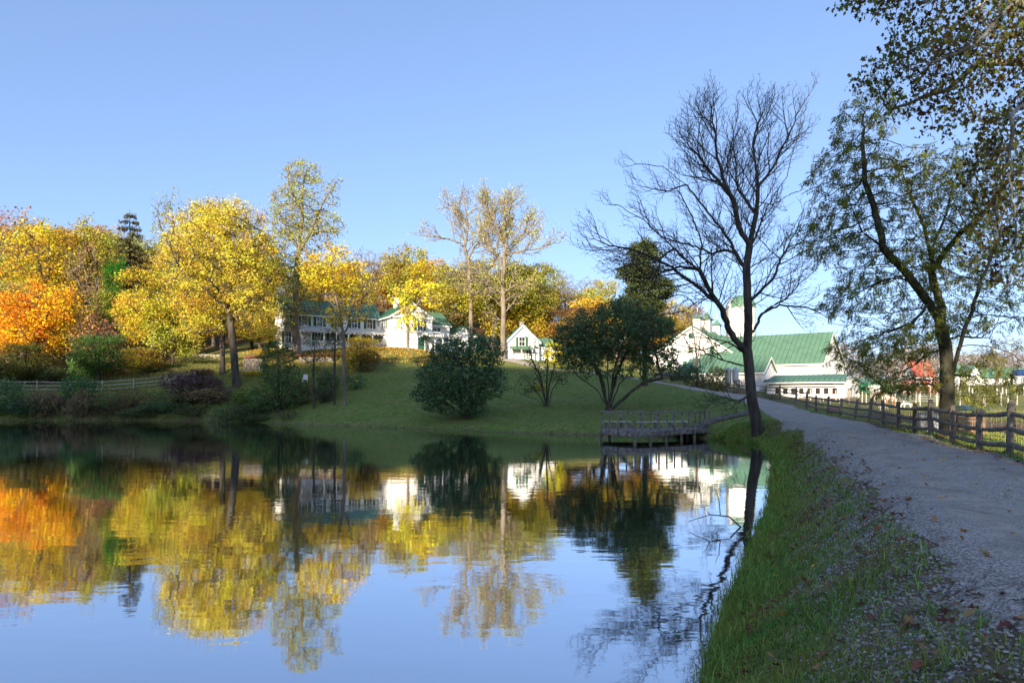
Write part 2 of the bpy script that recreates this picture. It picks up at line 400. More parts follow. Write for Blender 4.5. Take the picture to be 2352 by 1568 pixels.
# ------------------------------------------------------------------ terrain
POND = np.array([(-1.2, -2), (-0.45, 0.6), (0.5, 3.4), (1.95, 7.1), (2.95, 9.5), (5.15, 14.5), (6.95, 18.5), (9.1, 24), (11.5, 30), (13.7, 37), (14.9, 41), (14.4, 43),
    (13.4, 45.5), (12.3, 48), (9.5, 49.6), (6.4, 50.2), (2, 52.5), (-2, 55.6), (-6.6, 59), (-11, 61.5), (-15.4, 64.5), (-20, 67), (-26, 71.5), (-31, 75.5), (-36, 77.5),
    (-42, 78), (-48, 79), (-59, 78.6), (-70, 79), (-84, 76), (-105, 62), (-118, 30), (-100, -4), (-60, -11), (-20, -11), (-4, -8)], float)
CTRL = np.array([
    (-8, -20, 1.6), (3, -22, 1.5), (1, -8, 1.4), (2, 0, 1.45), (5.6, 7, 1.5), (9.5, 16, 1.5), (12.9, 25, 1.5), (16.5, 35, 1.5), (18.3, 43, 1.5), (21, 52, 1.7), (22.2, 60, 2.25),
    (22, 70, 3.1), (20.3, 78, 3.85), (17.5, 86, 4.75), (13, 95, 5.9), (5, 104, 7.0), (-5, 110, 8.3),
    (12.5, 17, 1.45), (15.6, 25.5, 1.45), (19, 35, 1.45), (21.9, 45.5, 1.55), (24.3, 60, 2.1), (25.2, 78, 2.9), (25.5, 90, 3.7), (21, 98, 5.3), (14, 104, 6.7),
    (17, 18, 1.05), (25, 18, 0.9), (18.5, 27, 1.1), (24, 35, 1.0), (27, 45, 1.1), (35, 60, 1.5), (45, 80, 2.1), (60, 60, 1.7), (60, 100, 2.7), (100, 100, 3.0), (120, 200, 5.4),
    (80, 240, 6.8), (180, 250, 6.8), (60, 20, 0.9), (100, 30, 1.2), (40, 2, 0.9), (32, 80, 2.4), (38, 88, 2.6), (44, 87, 2.5), (52, 100, 2.6), (40, 97, 3.0), (31, 97, 4.2), (28, 110, 6.3), (38, 112, 4.6), (55, 125, 4.2), (70, 150, 4.5),
    (14.5, 46, 0.9), (17, 48, 1.4), (8, 54, 1.0), (8.6, 60, 1.6), (0, 60, 0.9), (-6, 64, 0.95), (2, 66, 1.75), (12, 66, 2.3), (0, 75, 3.3), (10, 76, 3.5), (14, 76, 3.5), (0, 90, 6.2), (9, 90, 5.6), (-10, 90, 6.3), (-15, 72, 2.3), (-18, 85, 5.1), (-8, 80, 4.2), (-14, 68, 1.2), (-22, 74, 1.6),
    (-12, 100, 8.6), (-24, 103, 9.9), (-14, 104, 9.8), (-36, 106, 10.2), (0, 108, 8.6), (4, 113, 8.6), (-5, 118, 10.5), (-22, 118, 11.0), (-30, 92, 6.9), (-30, 84, 4.3), (-33.5, 84, 4.1), (-45, 95, 7.3), (-45, 100, 8.6), (-38, 98, 8.5),
    (-78, 88, 3.4), (-66, 88, 3.5), (-60, 88, 3.5), (-50, 88, 3.7), (-42, 88, 4.4), (-62, 83, 2.0), (-75, 83, 2.0), (-50, 83, 1.9), (-38, 81, 1.9), (-28, 78, 1.9),
    (-90, 105, 6), (-60, 103, 6), (-60, 130, 13), (-90, 150, 19), (-40, 130, 14.5), (-20, 140, 16), (0, 150, 16.5), (20, 150, 13), (-60, 180, 26), (-100, 200, 30), (0, 200, 26), (40, 200, 14), (62, 180, 7),
    (-120, 130, 13), (-150, 100, 8), (-200, 200, 30), (100, 320, 9), (0, 320, 30), (220, 320, 9), (-220, 420, 40), (320, 420, 10), (0, 420, 30), (-130, 40, 4), (-135, 0, 4), (-250, 60, 8), (300, 0, 2), (300, 150, 5),
    (60, -60, 1), (0, -60, 2), (-80, -30, 3), (-150, -60, 5), (200, -120, 1), (-250, -120, 5), (0, -140, 3)], float)
def _tps(d2): return 0.5 * d2 * np.log(d2 + 1e-9)
_c = CTRL[:, :2] / 100; _n = len(_c)
_K = _tps(((_c[:, None] - _c[None]) ** 2).sum(2)) + np.eye(_n) * 2e-5; _Pm = np.c_[np.ones(_n), _c]
_A = np.block([[_K, _Pm], [_Pm.T, np.zeros((3, 3))]]); _W = np.linalg.solve(_A, np.r_[CTRL[:, 2], 0, 0, 0])
def sst(t): t = np.clip(t, 0, 1); return t * t * (3 - 2 * t)
def pond_dist(x, y):
    """signed distance to the shoreline, positive on land"""
    x = np.asarray(x, float); y = np.asarray(y, float); best = np.full(x.shape, 1e9); ins = np.zeros(x.shape, bool)
    n = len(POND)
    for i in range(n):
        ax, ay = POND[i]; bx, by = POND[(i+1) % n]; dx, dy = bx-ax, by-ay
        t = np.clip(((x-ax)*dx + (y-ay)*dy) / (dx*dx+dy*dy), 0, 1)
        best = np.minimum(best, np.hypot(x-ax-t*dx, y-ay-t*dy))
        c = ((ay > y) != (by > y)); xi = ax + (y-ay) / (by-ay if by != ay else 1e-9) * dx
        ins ^= c & (x < xi)
    return np.where(ins, -best, best)
def wob(x, y, s, seed=0):
    return (np.sin(x/s*1.3+seed) * np.cos(y/s*1.7+seed*2.1) + 0.5*np.sin(x/s*2.9+y/s*2.3+seed*1.7) + 0.3*np.sin(x/s*5.3-y/s*6.1+seed)) / 1.8
ROAD = np.array([(-1.5, -22), (0.6, -11), (3.7, 0), (5.1, 4), (6.4, 7.6), (9.7, 16), (13.1, 25), (16.7, 35), (18.7, 43), (21, 52), (22.4, 60), (22.2, 70), (20.5, 78), (17.5, 86), (12.5, 95), (4, 104), (-6, 110.5), (-16, 114)], float)
def spline(P_, n):
    P_ = np.asarray(P_, float); Z = np.vstack([2*P_[0]-P_[1], P_, 2*P_[-1]-P_[-2]]); out = []
    for i in range(1, len(Z)-2):
        for t in np.linspace(0, 1, n, endpoint=False):
            a, b, c, d = Z[i-1], Z[i], Z[i+1], Z[i+2]
            out.append(0.5*((2*b)+(-a+c)*t+(2*a-5*b+4*c-d)*t*t+(-a+3*b-3*c+d)*t**3))
    out.append(Z[-2]); return np.array(out)
ROADL = spline(ROAD, 14)
def road_dist(x, y):
    x = np.asarray(x, float); y = np.asarray(y, float); best = np.full(x.shape, 1e9)
    for (ax, ay), (bx, by) in zip(ROADL[:-1:2], ROADL[2::2]):
        dx, dy = bx-ax, by-ay; t = np.clip(((x-ax)*dx + (y-ay)*dy) / (dx*dx+dy*dy), 0, 1)
        best = np.minimum(best, np.hypot(x-ax-t*dx, y-ay-t*dy))
    return best
def H(x, y):
    x = np.asarray(x, float); y = np.asarray(y, float); sh = x.shape; x = x.ravel(); y = y.ravel()
    xc = np.clip(x, -300, 330); yc = np.clip(y, -150, 430)
    z = _W[_n] + _W[_n+1]*xc/100 + _W[_n+2]*yc/100
    for i in range(_n): z = z + _W[i] * _tps((xc/100-_c[i, 0])**2 + (yc/100-_c[i, 1])**2)
    z = np.clip(z, 0.25, 60)
    # unseen high ridge far behind the camera, shaped to keep the foreground in shade
    edge = -89.0 + 0.3556 * (y + 300); rise = sst((-y - 170) / 120) * sst((edge - x) / 16)
    z = z + rise * (121.5 + 1.5 * wob(x, y, 60, 3) + 2.5 * wob(x, y, 6, 1))
    z = z + 0.05 * wob(x, y, 2.3) + 0.03 * wob(x, y, 0.8, 2) + 0.25 * wob(x, y, 14, 5) * sst((pond_dist(x, y) - 6) / 20) * (road_dist(x, y) > 5)
    d = pond_dist(x, y); W_ = np.where((y < 44) & (x > -10), 2.5, 1.8) + 0.3 * wob(x, y, 1.7, 4)
    out = np.where(d > 0, z * sst(d / W_ * 0.93 + 0.07) , -np.minimum(1.4, -d * 0.7) + z * sst(np.array(0.07)))
    return out.reshape(sh)
def Hs(x, y): return float(H(np.array([x]), np.array([y]))[0])

def axis(spec):
    out = []
    for a, b, st in spec: out += list(np.arange(a, b, st))
    out.append(spec[-1][1]); return np.array(out)
xs = axis([(-4000, -400, 360), (-400, -230, 6), (-230, -120, 3), (-120, -45, 2), (-45, -3, 1.0), (-3, 18, 0.22), (18, 34, 0.5), (34, 70, 1.2), (70, 140, 3), (140, 320, 12), (320, 4020, 370)])
ys = axis([(-900, -400, 100), (-400, -310, 15), (-310, -285, 2.5), (-285, -150, 15), (-150, -80, 10), (-80, -10, 2.5), (-10, 2, 0.6), (2, 26, 0.22), (26, 60, 0.4), (60, 125, 0.8), (125, 200, 3), (200, 440, 12), (440, 6200, 480)])
GX, GY = np.meshgrid(xs, ys); GZ = H(GX, GY)
nx, ny = len(xs), len(ys); V = np.stack([GX, GY, GZ], 2).reshape(-1, 3)
ii, jj = np.meshgrid(np.arange(nx-1), np.arange(ny-1)); a = (jj*nx + ii).ravel()
me = mesh_np("ground", V, [np.stack([a, a+1, a+1+nx, a+nx], 1)], smooth=True)
# ground cover by place: r = woodland floor, g = bare soil, b = pasture / dry grass
x_, y_ = V[:, 0], V[:, 1]
def blob(cx, cy, rx, ry, soft=0.5): return sst((1 - np.hypot((x_-cx)/rx, (y_-cy)/ry)) / soft)
wood = np.clip(sst((y_ - 118 + 0*x_) / 8) * sst((26 - x_) / 8) + sst((-52 - x_) / 6) * sst((y_ - 90) / 5) + sst((-150-y_)/20) * (x_ < 0), 0, 1)
soil = np.clip(blob(31, 47, 9, 12) + blob(34, 31, 8, 9) + blob(37, 84, 12, 7) * 0.9 + blob(-30, 96, 6, 4) * 0.5 + blob(26, 66, 3, 14) * .6, 0, 1)
dry = np.clip(sst((x_ - 23 - (y_-50)*0.05) / 6) + sst((y_-88)/4) * (x_ > -60) * 0.7, 0, 1)
near = (y_ < 45) * (x_ < 30) * (pond_dist(x_, y_) > 0) * np.exp(-((road_dist(x_, y_)-2.3)/1.1)**2)*0.9; soil = np.clip(soil + near + 0.35*(y_ < 40)*(road_dist(x_, y_) < 6)*(wob(x_, y_, 0.7, 3) > 0), 0, 1)  # brown soil among shoulder stones; its dark tone also stands for shade between them
shore = sst((0.5 - pond_dist(x_, y_)) / 0.5)
soil = np.clip(soil + shore, 0, 1)
ca = me.color_attributes.new("cover", 'FLOAT_COLOR', 'POINT')
ca.data.foreach_set("color", np.stack([wood, soil, dry, np.ones_like(wood)], 1).astype(np.float32).ravel())
def ground_mat():
    m = bpy.data.materials.new("ground"); m.use_nodes = True; t = m.node_tree; N = t.nodes; L = t.links; b = N["Principled BSDF"]
    b.inputs["Roughness"].default_value = 0.95; b.inputs["Specular IOR Level"].default_value = 0.1
    tc = N.new("ShaderNodeTexCoord"); at = N.new("ShaderNodeAttribute"); at.attribute_name = "cover"; sp = N.new("ShaderNodeSeparateColor"); L.new(at.outputs["Color"], sp.inputs[0])
    def ramp(scale, c1, c2, p=(0.35, 0.65), det=6, c3=None):
        n = N.new("ShaderNodeTexNoise"); n.inputs["Scale"].default_value = scale; n.inputs["Detail"].default_value = det; n.inputs["Roughness"].default_value = 0.7
        L.new(tc.outputs["Object"], n.inputs[0]); r = N.new("ShaderNodeValToRGB"); r.color_ramp.elements[0].position = p[0]; r.color_ramp.elements[1].position = p[1]
        r.color_ramp.elements[0].color = (*c1, 1); r.color_ramp.elements[1].color = (*c2, 1)
        if c3: e = r.color_ramp.elements.new((p[0]+p[1])/2); e.color = (*c3, 1)
        L.new(n.outputs[0], r.inputs[0]); return r.outputs[0]
    def mix(f, a_, b_):
        x = N.new("ShaderNodeMix"); x.data_type = 'RGBA'; L.new(f, x.inputs[0]) if not isinstance(f, float) else setattr(x.inputs[0], 'default_value', f)
        L.new(a_, x.inputs[6]); L.new(b_, x.inputs[7]); return x.outputs[2]
    lawn = mix(ramp(0.35, (0, 0, 0), (1, 1, 1)), ramp(1.7, (0.07, 0.125, 0.022), (0.20, 0.28, 0.06), det=10), ramp(2.3, (0.10, 0.13, 0.035), (0.32, 0.30, 0.11), det=10))
    past = mix(ramp(0.2, (0, 0, 0), (1, 1, 1)), ramp(3, (0.09, 0.13, 0.03), (0.2, 0.22, 0.06)), ramp(4, (0.17, 0.14, 0.05), (0.3, 0.25, 0.10)))
    wd = ramp(2.5, (0.045, 0.033, 0.018), (0.16, 0.10, 0.035))
    so_ = ramp(3, (0.09, 0.06, 0.042), (0.25, 0.17, 0.115))
    c = mix(sp.outputs[2], lawn, past); c = mix(sp.outputs[0], c, wd); c = mix(sp.outputs[1], c, so_)
    L.new(c, b.inputs["Base Color"])
    n = N.new("ShaderNodeTexNoise"); n.inputs["Scale"].default_value = 9; n.inputs["Detail"].default_value = 6; L.new(tc.outputs["Object"], n.inputs[0])
    bp = N.new("ShaderNodeBump"); bp.inputs["Distance"].default_value = 0.06; L.new(n.outputs[0], bp.inputs["Height"]); L.new(bp.outputs[0], b.inputs["Normal"])
    return m
me.materials.append(ground_mat())
tag(link("ground", me), None, None, None, "structure")

# water
def offset_poly(Pn, d):
    n = len(Pn); out = []
    for i in range(n):
        a, b, c = Pn[i-1], Pn[i], Pn[(i+1) % n]; t1 = unit((b-a)[None])[0]; t2 = unit((c-b)[None])[0]; t = unit((t1+t2)[None])[0]
        out.append(b + np.array([t[1], -t[0]]) * d)
    return np.array(out)
area = 0.5 * np.sum(POND[:, 0]*np.roll(POND[:, 1], -1) - np.roll(POND[:, 0], -1)*POND[:, 1])
WP = offset_poly(POND, 0.55 if area > 0 else -0.55)
def water_mat():
    m = bpy.data.materials.new("water"); m.use_nodes = True; t = m.node_tree; N = t.nodes; L = t.links; N.remove(N["Principled BSDF"])
    tc = N.new("ShaderNodeTexCoord")
    mp = N.new("ShaderNodeMapping"); mp.inputs["Scale"].default_value = (0.75, 1.6, 1); L.new(tc.outputs["Object"], mp.inputs[0])
    n1 = N.new("ShaderNodeTexNoise"); n1.inputs["Scale"].default_value = 1.1; n1.inputs["Detail"].default_value = 2.5; n1.inputs["Roughness"].default_value = 0.5
    n2 = N.new("ShaderNodeTexNoise"); n2.inputs["Scale"].default_value = 5.0; n2.inputs["Detail"].default_value = 2
    n3 = N.new("ShaderNodeTexNoise"); n3.inputs["Scale"].default_value = 0.07; n3.inputs["Detail"].default_value = 1
    for n in (n1, n2): L.new(mp.outputs[0], n.inputs[0])
    L.new(tc.outputs["Object"], n3.inputs[0])
    def mth(op, a, b):
        x = N.new("ShaderNodeMath"); x.operation = op
        for i, q in enumerate((a, b)):
            if isinstance(q, (int, float)): x.inputs[i].default_value = q
            else: L.new(q, x.inputs[i])
        return x.outputs[0]
    h = mth('ADD', n1.outputs[0], mth('MULTIPLY', n2.outputs[0], 0.12))
    calm = N.new("ShaderNodeMapRange"); calm.inputs[1].default_value = 0.35; calm.inputs[2].default_value = 0.65; calm.inputs[3].default_value = 0.35; calm.inputs[4].default_value = 1.0
    L.new(n3.outputs[0], calm.inputs[0])
    bp = N.new("ShaderNodeBump"); bp.inputs["Distance"].default_value = 0.0055; L.new(mth('MULTIPLY', h, calm.outputs[0]), bp.inputs["Height"])
    g = N.new("ShaderNodeBsdfGlossy"); g.inputs["Roughness"].default_value = 0.03; g.inputs[0].default_value = (0.93, 0.95, 0.98, 1)
    d = N.new("ShaderNodeBsdfDiffuse"); d.inputs[0].default_value = (0.012, 0.02, 0.018, 1)
    lw = N.new("ShaderNodeLayerWeight"); lw.inputs[0].default_value = 0.5
    mr = N.new("ShaderNodeMapRange"); mr.inputs[1].default_value = 0.5; mr.inputs[2].default_value = 1.0; mr.inputs[3].default_value = 0.58; mr.inputs[4].default_value = 0.95
    L.new(lw.outputs["Facing"], mr.inputs[0]); L.new(bp.outputs[0], g.inputs["Normal"])
    mx = N.new("ShaderNodeMixShader"); L.new(mr.outputs[0], mx.inputs[0]); L.new(d.outputs[0], mx.inputs[1]); L.new(g.outputs[0], mx.inputs[2]); L.new(mx.outputs[0], N["Material Output"].inputs[0])
    return m
bm = bmesh.new(); f = bm.faces.new([bm.verts.new((p[0], p[1], 0)) for p in WP]); bmesh.ops.triangulate(bm, faces=[f])
me = bpy.data.meshes.new("pond_water"); bm.normal_update()
bm.to_mesh(me); bm.free(); me.materials.append(water_mat())
if me.polygons[0].normal.z < 0: me.flip_normals()
tag(link("water", me), None, None, None, "structure")

# gravel road, ragged at both edges
def road_mesh():
    Lr = ROADL; n = len(Lr); T = np.gradient(Lr, axis=0); T = unit(T); Nn = np.stack([T[:, 1], -T[:, 0]], 1)
    fine = []; s = np.r_[0, np.cumsum(np.hypot(*(Lr[1:]-Lr[:-1]).T))]; ss = np.arange(0, s[-1], 0.3)
    C = np.stack([np.interp(ss, s, Lr[:, 0]), np.interp(ss, s, Lr[:, 1])], 1); Nf = unit(np.stack([np.interp(ss, s, Nn[:, 0]), np.interp(ss, s, Nn[:, 1])], 1))
    wl = 1.85 + 0.12*np.sin(ss*0.7) + 0.08*np.sin(ss*2.3+1) + RNG.normal(0, 0.03, len(ss)); wr = 1.75 + 0.15*np.sin(ss*1.1+2) + RNG.normal(0, 0.05, len(ss))
    far = sst((C[:, 1]-55)/20); wl = wl*(1-far)+1.7*far; wr = wr*(1-far)+1.7*far
    K = 13; u = np.linspace(-1, 1, K); off = np.where(u[None] < 0, u[None]*wl[:, None], u[None]*wr[:, None])
    X = C[:, None, 0] + Nf[:, None, 0]*off; Y = C[:, None, 1] + Nf[:, None, 1]*off; Z = H(X, Y) + 0.03 - 0.05*np.abs(u[None])**6
    rut = 0.02*(np.exp(-((off-0.75)/0.25)**2) + np.exp(-((off+0.75)/0.25)**2)); Z = Z - rut + 0.012 + 0.006
    V = np.stack([X, Y, Z], 2).reshape(-1, 3); m = len(ss); i, j = np.meshgrid(np.arange(K-1), np.arange(m-1)); a = (j*K+i).ravel()
    me = mesh_np("gravel_road", V, [np.stack([a, a+1, a+1+K, a+K], 1)], smooth=True)
    at = me.attributes.new("acr", 'FLOAT', 'POINT'); at.data.foreach_set("value", off.astype(np.float32).ravel())
    return me
def road_mat():
    m = bpy.data.materials.new("gravel"); m.use_nodes = True; t = m.node_tree; N = t.nodes; L = t.links; b = N["Principled BSDF"]; b.inputs["Roughness"].default_value = 0.95; b.inputs["Specular IOR Level"].default_value = 0.15
    tc = N.new("ShaderNodeTexCoord"); vo = N.new("ShaderNodeTexVoronoi"); vo.inputs["Scale"].default_value = 55; vo.feature = 'F1'; L.new(tc.outputs["Object"], vo.inputs[0])
    nz = N.new("ShaderNodeTexNoise"); nz.inputs["Scale"].default_value = 1.3; nz.inputs["Detail"].default_value = 8; nz.inputs["Roughness"].default_value = 0.75; L.new(tc.outputs["Object"], nz.inputs[0])
    sp = N.new("ShaderNodeSeparateColor"); L.new(vo.outputs["Color"], sp.inputs[0])
    r = N.new("ShaderNodeValToRGB"); r.color_ramp.elements[0].color = (0.11, 0.098, 0.088, 1); r.color_ramp.elements[1].color = (0.60, 0.53, 0.46, 1); L.new(sp.outputs[0], r.inputs[0])
    r2 = N.new("ShaderNodeValToRGB"); r2.color_ramp.elements[0].position = 0.36; r2.color_ramp.elements[1].position = 0.64
    r2.color_ramp.elements[0].color = (0.24, 0.20, 0.165, 1); r2.color_ramp.elements[1].color = (0.52, 0.44, 0.36, 1); L.new(nz.outputs[0], r2.inputs[0])
    at = N.new("ShaderNodeAttribute"); at.attribute_name = "acr"
    ab = N.new("ShaderNodeMath"); ab.operation = 'ABSOLUTE'; L.new(at.outputs["Fac"], ab.inputs[0])
    su = N.new("ShaderNodeMath"); su.operation = 'SUBTRACT'; L.new(ab.outputs[0], su.inputs[0]); su.inputs[1].default_value = 0.8
    a2 = N.new("ShaderNodeMath"); a2.operation = 'ABSOLUTE'; L.new(su.outputs[0], a2.inputs[0])
    mr = N.new("ShaderNodeMapRange"); mr.inputs[1].default_value = 0.1; mr.inputs[2].default_value = 0.6; mr.inputs[3].default_value = 0.15; mr.inputs[4].default_value = 0.85; L.new(a2.outputs[0], mr.inputs[0])
    mx = N.new("ShaderNodeMix"); mx.data_type = 'RGBA'; L.new(mr.outputs[0], mx.inputs[0]); L.new(r2.outputs[0], mx.inputs[6]); L.new(r.outputs[0], mx.inputs[7]); L.new(mx.outputs[2], b.inputs["Base Color"])
    bp = N.new("ShaderNodeBump"); bp.inputs["Distance"].default_value = 0.008; L.new(vo.outputs["Distance"], bp.inputs["Height"]); bp.invert = True; L.new(bp.outputs[0], b.inputs["Normal"])
    return m
me = road_mesh(); me.materials.append(road_mat()); tag(link("road", me), None, None, None, "structure")
# ------------------------------------------------------------------ building materials
def siding_mat(name, col, vertical=False, pitch=0.15):
    m = bpy.data.materials.new(name); m.use_nodes = True; t = m.node_tree; N = t.nodes; L = t.links; b = N["Principled BSDF"]; b.inputs["Roughness"].default_value = 0.7; b.inputs["Specular IOR Level"].default_value = 0.2
    tc = N.new("ShaderNodeTexCoord"); nz = N.new("ShaderNodeTexNoise"); nz.inputs["Scale"].default_value = 0.9; nz.inputs["Detail"].default_value = 6; L.new(tc.outputs["Object"], nz.inputs[0])
    r = N.new("ShaderNodeValToRGB"); r.color_ramp.elements[0].position = 0.3; r.color_ramp.elements[1].position = 0.6
    r.color_ramp.elements[0].color = (*[c*0.86 for c in col], 1); r.color_ramp.elements[1].color = (*col, 1); L.new(nz.outputs[0], r.inputs[0]); L.new(r.outputs[0], b.inputs["Base Color"])
    wv = N.new("ShaderNodeTexWave"); wv.wave_profile = 'SAW'; wv.bands_direction = 'X' if vertical else 'Z'; wv.inputs["Scale"].default_value = 1 / pitch / 3.1416 / 2 * 3.1416; L.new(tc.outputs["Object"], wv.inputs[0])
    bp = N.new("ShaderNodeBump"); bp.inputs["Distance"].default_value = 0.012; L.new(wv.outputs["Fac"], bp.inputs["Height"]); L.new(bp.outputs[0], b.inputs["Normal"])
    return m
WHITE = siding_mat("white_clapboard", (0.80, 0.79, 0.76)); WHITEV = siding_mat("white_boards", (0.80, 0.78, 0.74), True, 0.25)
TRIM = mat("white_trim", (0.78, 0.77, 0.74), (0.68, 0.66, 0.62), 0.6, 1.5)
GROOF = mat("green_metal", (0.075, 0.155, 0.10), (0.11, 0.20, 0.135), 0.5, 0.7, detail=6, stretch=(1, 1, 1), fac=(0.3, 0.7))
GROOFD = mat("green_seam", (0.03, 0.10, 0.065), None, 0.5)
RROOF = mat("red_roof", (0.35, 0.08, 0.05), (0.45, 0.13, 0.08), 0.6, 0.6)
SHUT = mat("shutter_green", (0.02, 0.085, 0.045), (0.03, 0.11, 0.06), 0.6, 2)
GLASS = mat("window_glass", (0.015, 0.018, 0.022), None, 0.08, spec=0.6)
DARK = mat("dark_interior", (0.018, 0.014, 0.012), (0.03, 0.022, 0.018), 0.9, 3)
STEEL = mat("galvanised", (0.42, 0.43, 0.44), (0.55, 0.55, 0.54), 0.45, 2, metal=0.4)
STONE = mat("field_stone", (0.11, 0.095, 0.08), (0.33, 0.28, 0.23), 0.95, 3, bump=0.05, bscale=6)
WOODG = mat("weathered_wood", (0.10, 0.08, 0.062), (0.28, 0.235, 0.185), 0.9, 5, bump=0.01, bscale=25, stretch=(1, 1, 1))
WOODD = mat("deck_timber", (0.09, 0.078, 0.072), (0.32, 0.285, 0.26), 0.85, 4, bump=0.008, bscale=30)
WOODR = mat("raw_plank", (0.30, 0.15, 0.07), (0.50, 0.29, 0.15), 0.85, 3)
BRICK = mat("chimney_brick", (0.30, 0.09, 0.05), (0.42, 0.16, 0.09), 0.9, 4)
BLUE = mat("blue_tarp", (0.02, 0.07, 0.20), (0.03, 0.10, 0.28), 0.4, 1.5, bump=0.05)
REDP = mat("red_paint", (0.35, 0.05, 0.03), (0.42, 0.10, 0.05), 0.7, 2)
GREENP = mat("green_paint", (0.02, 0.14, 0.07), (0.03, 0.18, 0.09), 0.5, 2)

def roof_slab(mb, seams, p00, p10, p11, p01, th=0.12, pitch=0.62, lap=False):
    """p00-p10 along the eave, p01-p11 along the ridge; standing seams run up the slope"""
    p00, p10, p11, p01 = map(Vector, (p00, p10, p11, p01)); n = (p10-p00).cross(p01-p00).normalized()
    if n.z < 0: n = -n
    mb.poly([p00, p10, p11, p01], n*th)
    L = (p10-p00).length; k = max(2, int(L/pitch))
    for i in range(k+1):
        t = i/k; a = p00.lerp(p10, t) + n*(th+0.02); b = p01.lerp(p11, t) + n*(th+0.02); seams.beam(a, b, 0.045, 0.055)
        if lap and i < k:
            for s_ in ((0.22 + 0.37*((i*7) % 5)/5), (0.6 + 0.3*((i*3) % 4)/4)):
                a2 = a.lerp(b, s_); b2 = (p00.lerp(p10, (i+1)/k) + n*(th+0.02)).lerp(p01.lerp(p11, (i+1)/k) + n*(th+0.02), s_); seams.beam(a2, b2, 0.03, 0.03)
def gable(root, u0, u1, v0, v1, z0, eave, ridge, axis='u', over=0.35, wall=None, roof=None, seam=None, split=0.5, eave2=None, pitch=0.62, lap=False, trim=True, wname='wall', skirt=1.5):
    """walls + pitched roof; ridge runs along axis"""
    wall = wall or WHITE; roof = roof or GROOF; seam = seam or GROOFD; e2 = eave if eave2 is None else eave2
    z0b = z0 - skirt
    W = MB(); Rf = MB(); Se = MB(); T = MB()
    if axis == 'u':
        m = lambda a, b, z: (a, b, z); a0, a1, b0, b1 = u0, u1, v0, v1
    else:
        m = lambda a, b, z: (b, a, z); a0, a1, b0, b1 = v0, v1, u0, u1
    bm_ = b0 + (b1-b0)*split
    for a in (a0, a1):
        W.poly([m(a, b0, z0b), m(a, b1, z0b), m(a, b1, e2), m(a, bm_, ridge), m(a, b0, eave)])
    W.poly([m(a0, b0, z0b), m(a1, b0, z0b), m(a1, b0, eave), m(a0, b0, eave)]); W.poly([m(a0, b1, z0b), m(a1, b1, z0b), m(a1, b1, e2), m(a0, b1, e2)])
    W.build(wname, wall, root)
    for (be, ez, sg) in ((b0, eave, -1), (b1, e2, 1)):
        sl_ = (ridge-ez) / abs(bm_-be); bo = be + sg*over; zo = ez - sl_*over
        roof_slab(Rf, Se, m(a0-over, bo, zo+0.03), m(a1+over, bo, zo+0.03), m(a1+over, bm_, ridge+0.03), m(a0-over, bm_, ridge+0.03), pitch=pitch, lap=lap)
        if trim:
            T.beam(m(a0-over, bo-sg*0.0, zo-0.10), m(a1+over, bo, zo-0.10), 0.10, 0.22)
            for a in (a0-over-0.02, a1+over+0.02): T.beam(m(a, bo, zo-0.08), m(a, bm_, ridge-0.08), 0.07, 0.24)
            for a in (a0, a1): 
                T.box(m(a, be+sg*0.012, (z0+ez)/2), (0.16, 0.16, ez-z0) )
    ro = Rf.build('roof', roof, root); Se.build('seams', seam, ro)
    if trim: T.build('trim', TRIM, root)
    return ro
def face(f, a, off):
    """point on a wall face: 'v-' looks to -v at v=off; 'u+' looks to +u at u=off"""
    return {'v-': lambda o, z: (a, off-o, z), 'u+': lambda o, z: (off+o, a, z), 'u-': lambda o, z: (off-o, a, z)}[f]
def window(root, f, a, off, z, wd=0.9, ht=1.5, shut=True, closed=False, panes=True, swd=0.42):
    horiz = (1, 0) if f[0] == 'v' else (0, 1)
    def bx(M, da, dz, w_, h_, o0, o1):
        p0 = face(f, a+da-w_/2, off)(o0, z+dz-h_/2); p1 = face(f, a+da+w_/2, off)(o1, z+dz+h_/2)
        M.b(p0[0], p1[0], p0[1], p1[1], p0[2], p1[2])
    if closed:
        M = MB(); bx(M, 0, 0, wd, ht, 0.003, 0.06); s = M.build('shutter', SHUT, root); T = MB(); bx(T, 0, ht/2+0.07, wd+0.2, 0.12, 0.003, 0.08); T.build('lintel', TRIM, s); return
    T = MB(); t = 0.09
    bx(T, 0, ht/2+t/2, wd+2*t, t, 0.003, 0.09); bx(T, 0, -ht/2-t/2, wd+2*t+0.08, t, 0.003, 0.13)
    bx(T, -wd/2-t/2, 0, t, ht, 0.003, 0.09); bx(T, wd/2+t/2, 0, t, ht, 0.003, 0.09)
    if panes:
        bx(T, 0, 0, 0.035, ht, 0.02, 0.05); bx(T, 0, 0, wd, 0.06, 0.021, 0.052)
    w_ = T.build('window', TRIM, root)
    G = MB(); bx(G, 0, 0, wd, ht, 0.004, 0.018); G.build('pane', GLASS, w_)
    if shut:
        for s in (-1, 1):
            M = MB(); bx(M, s*(wd/2+t+swd/2+0.02), 0, swd, ht+0.08, 0.003, 0.055)
            for k in range(7): bx(M, s*(wd/2+t+swd/2+0.02), -ht/2+ht*(k+0.5)/7, swd*0.8, 0.03, 0.056, 0.07)
            M.build('shutter', SHUT, w_)
def world_of(root, u, v): return root.matrix_basis @ Vector((u, v, 0))

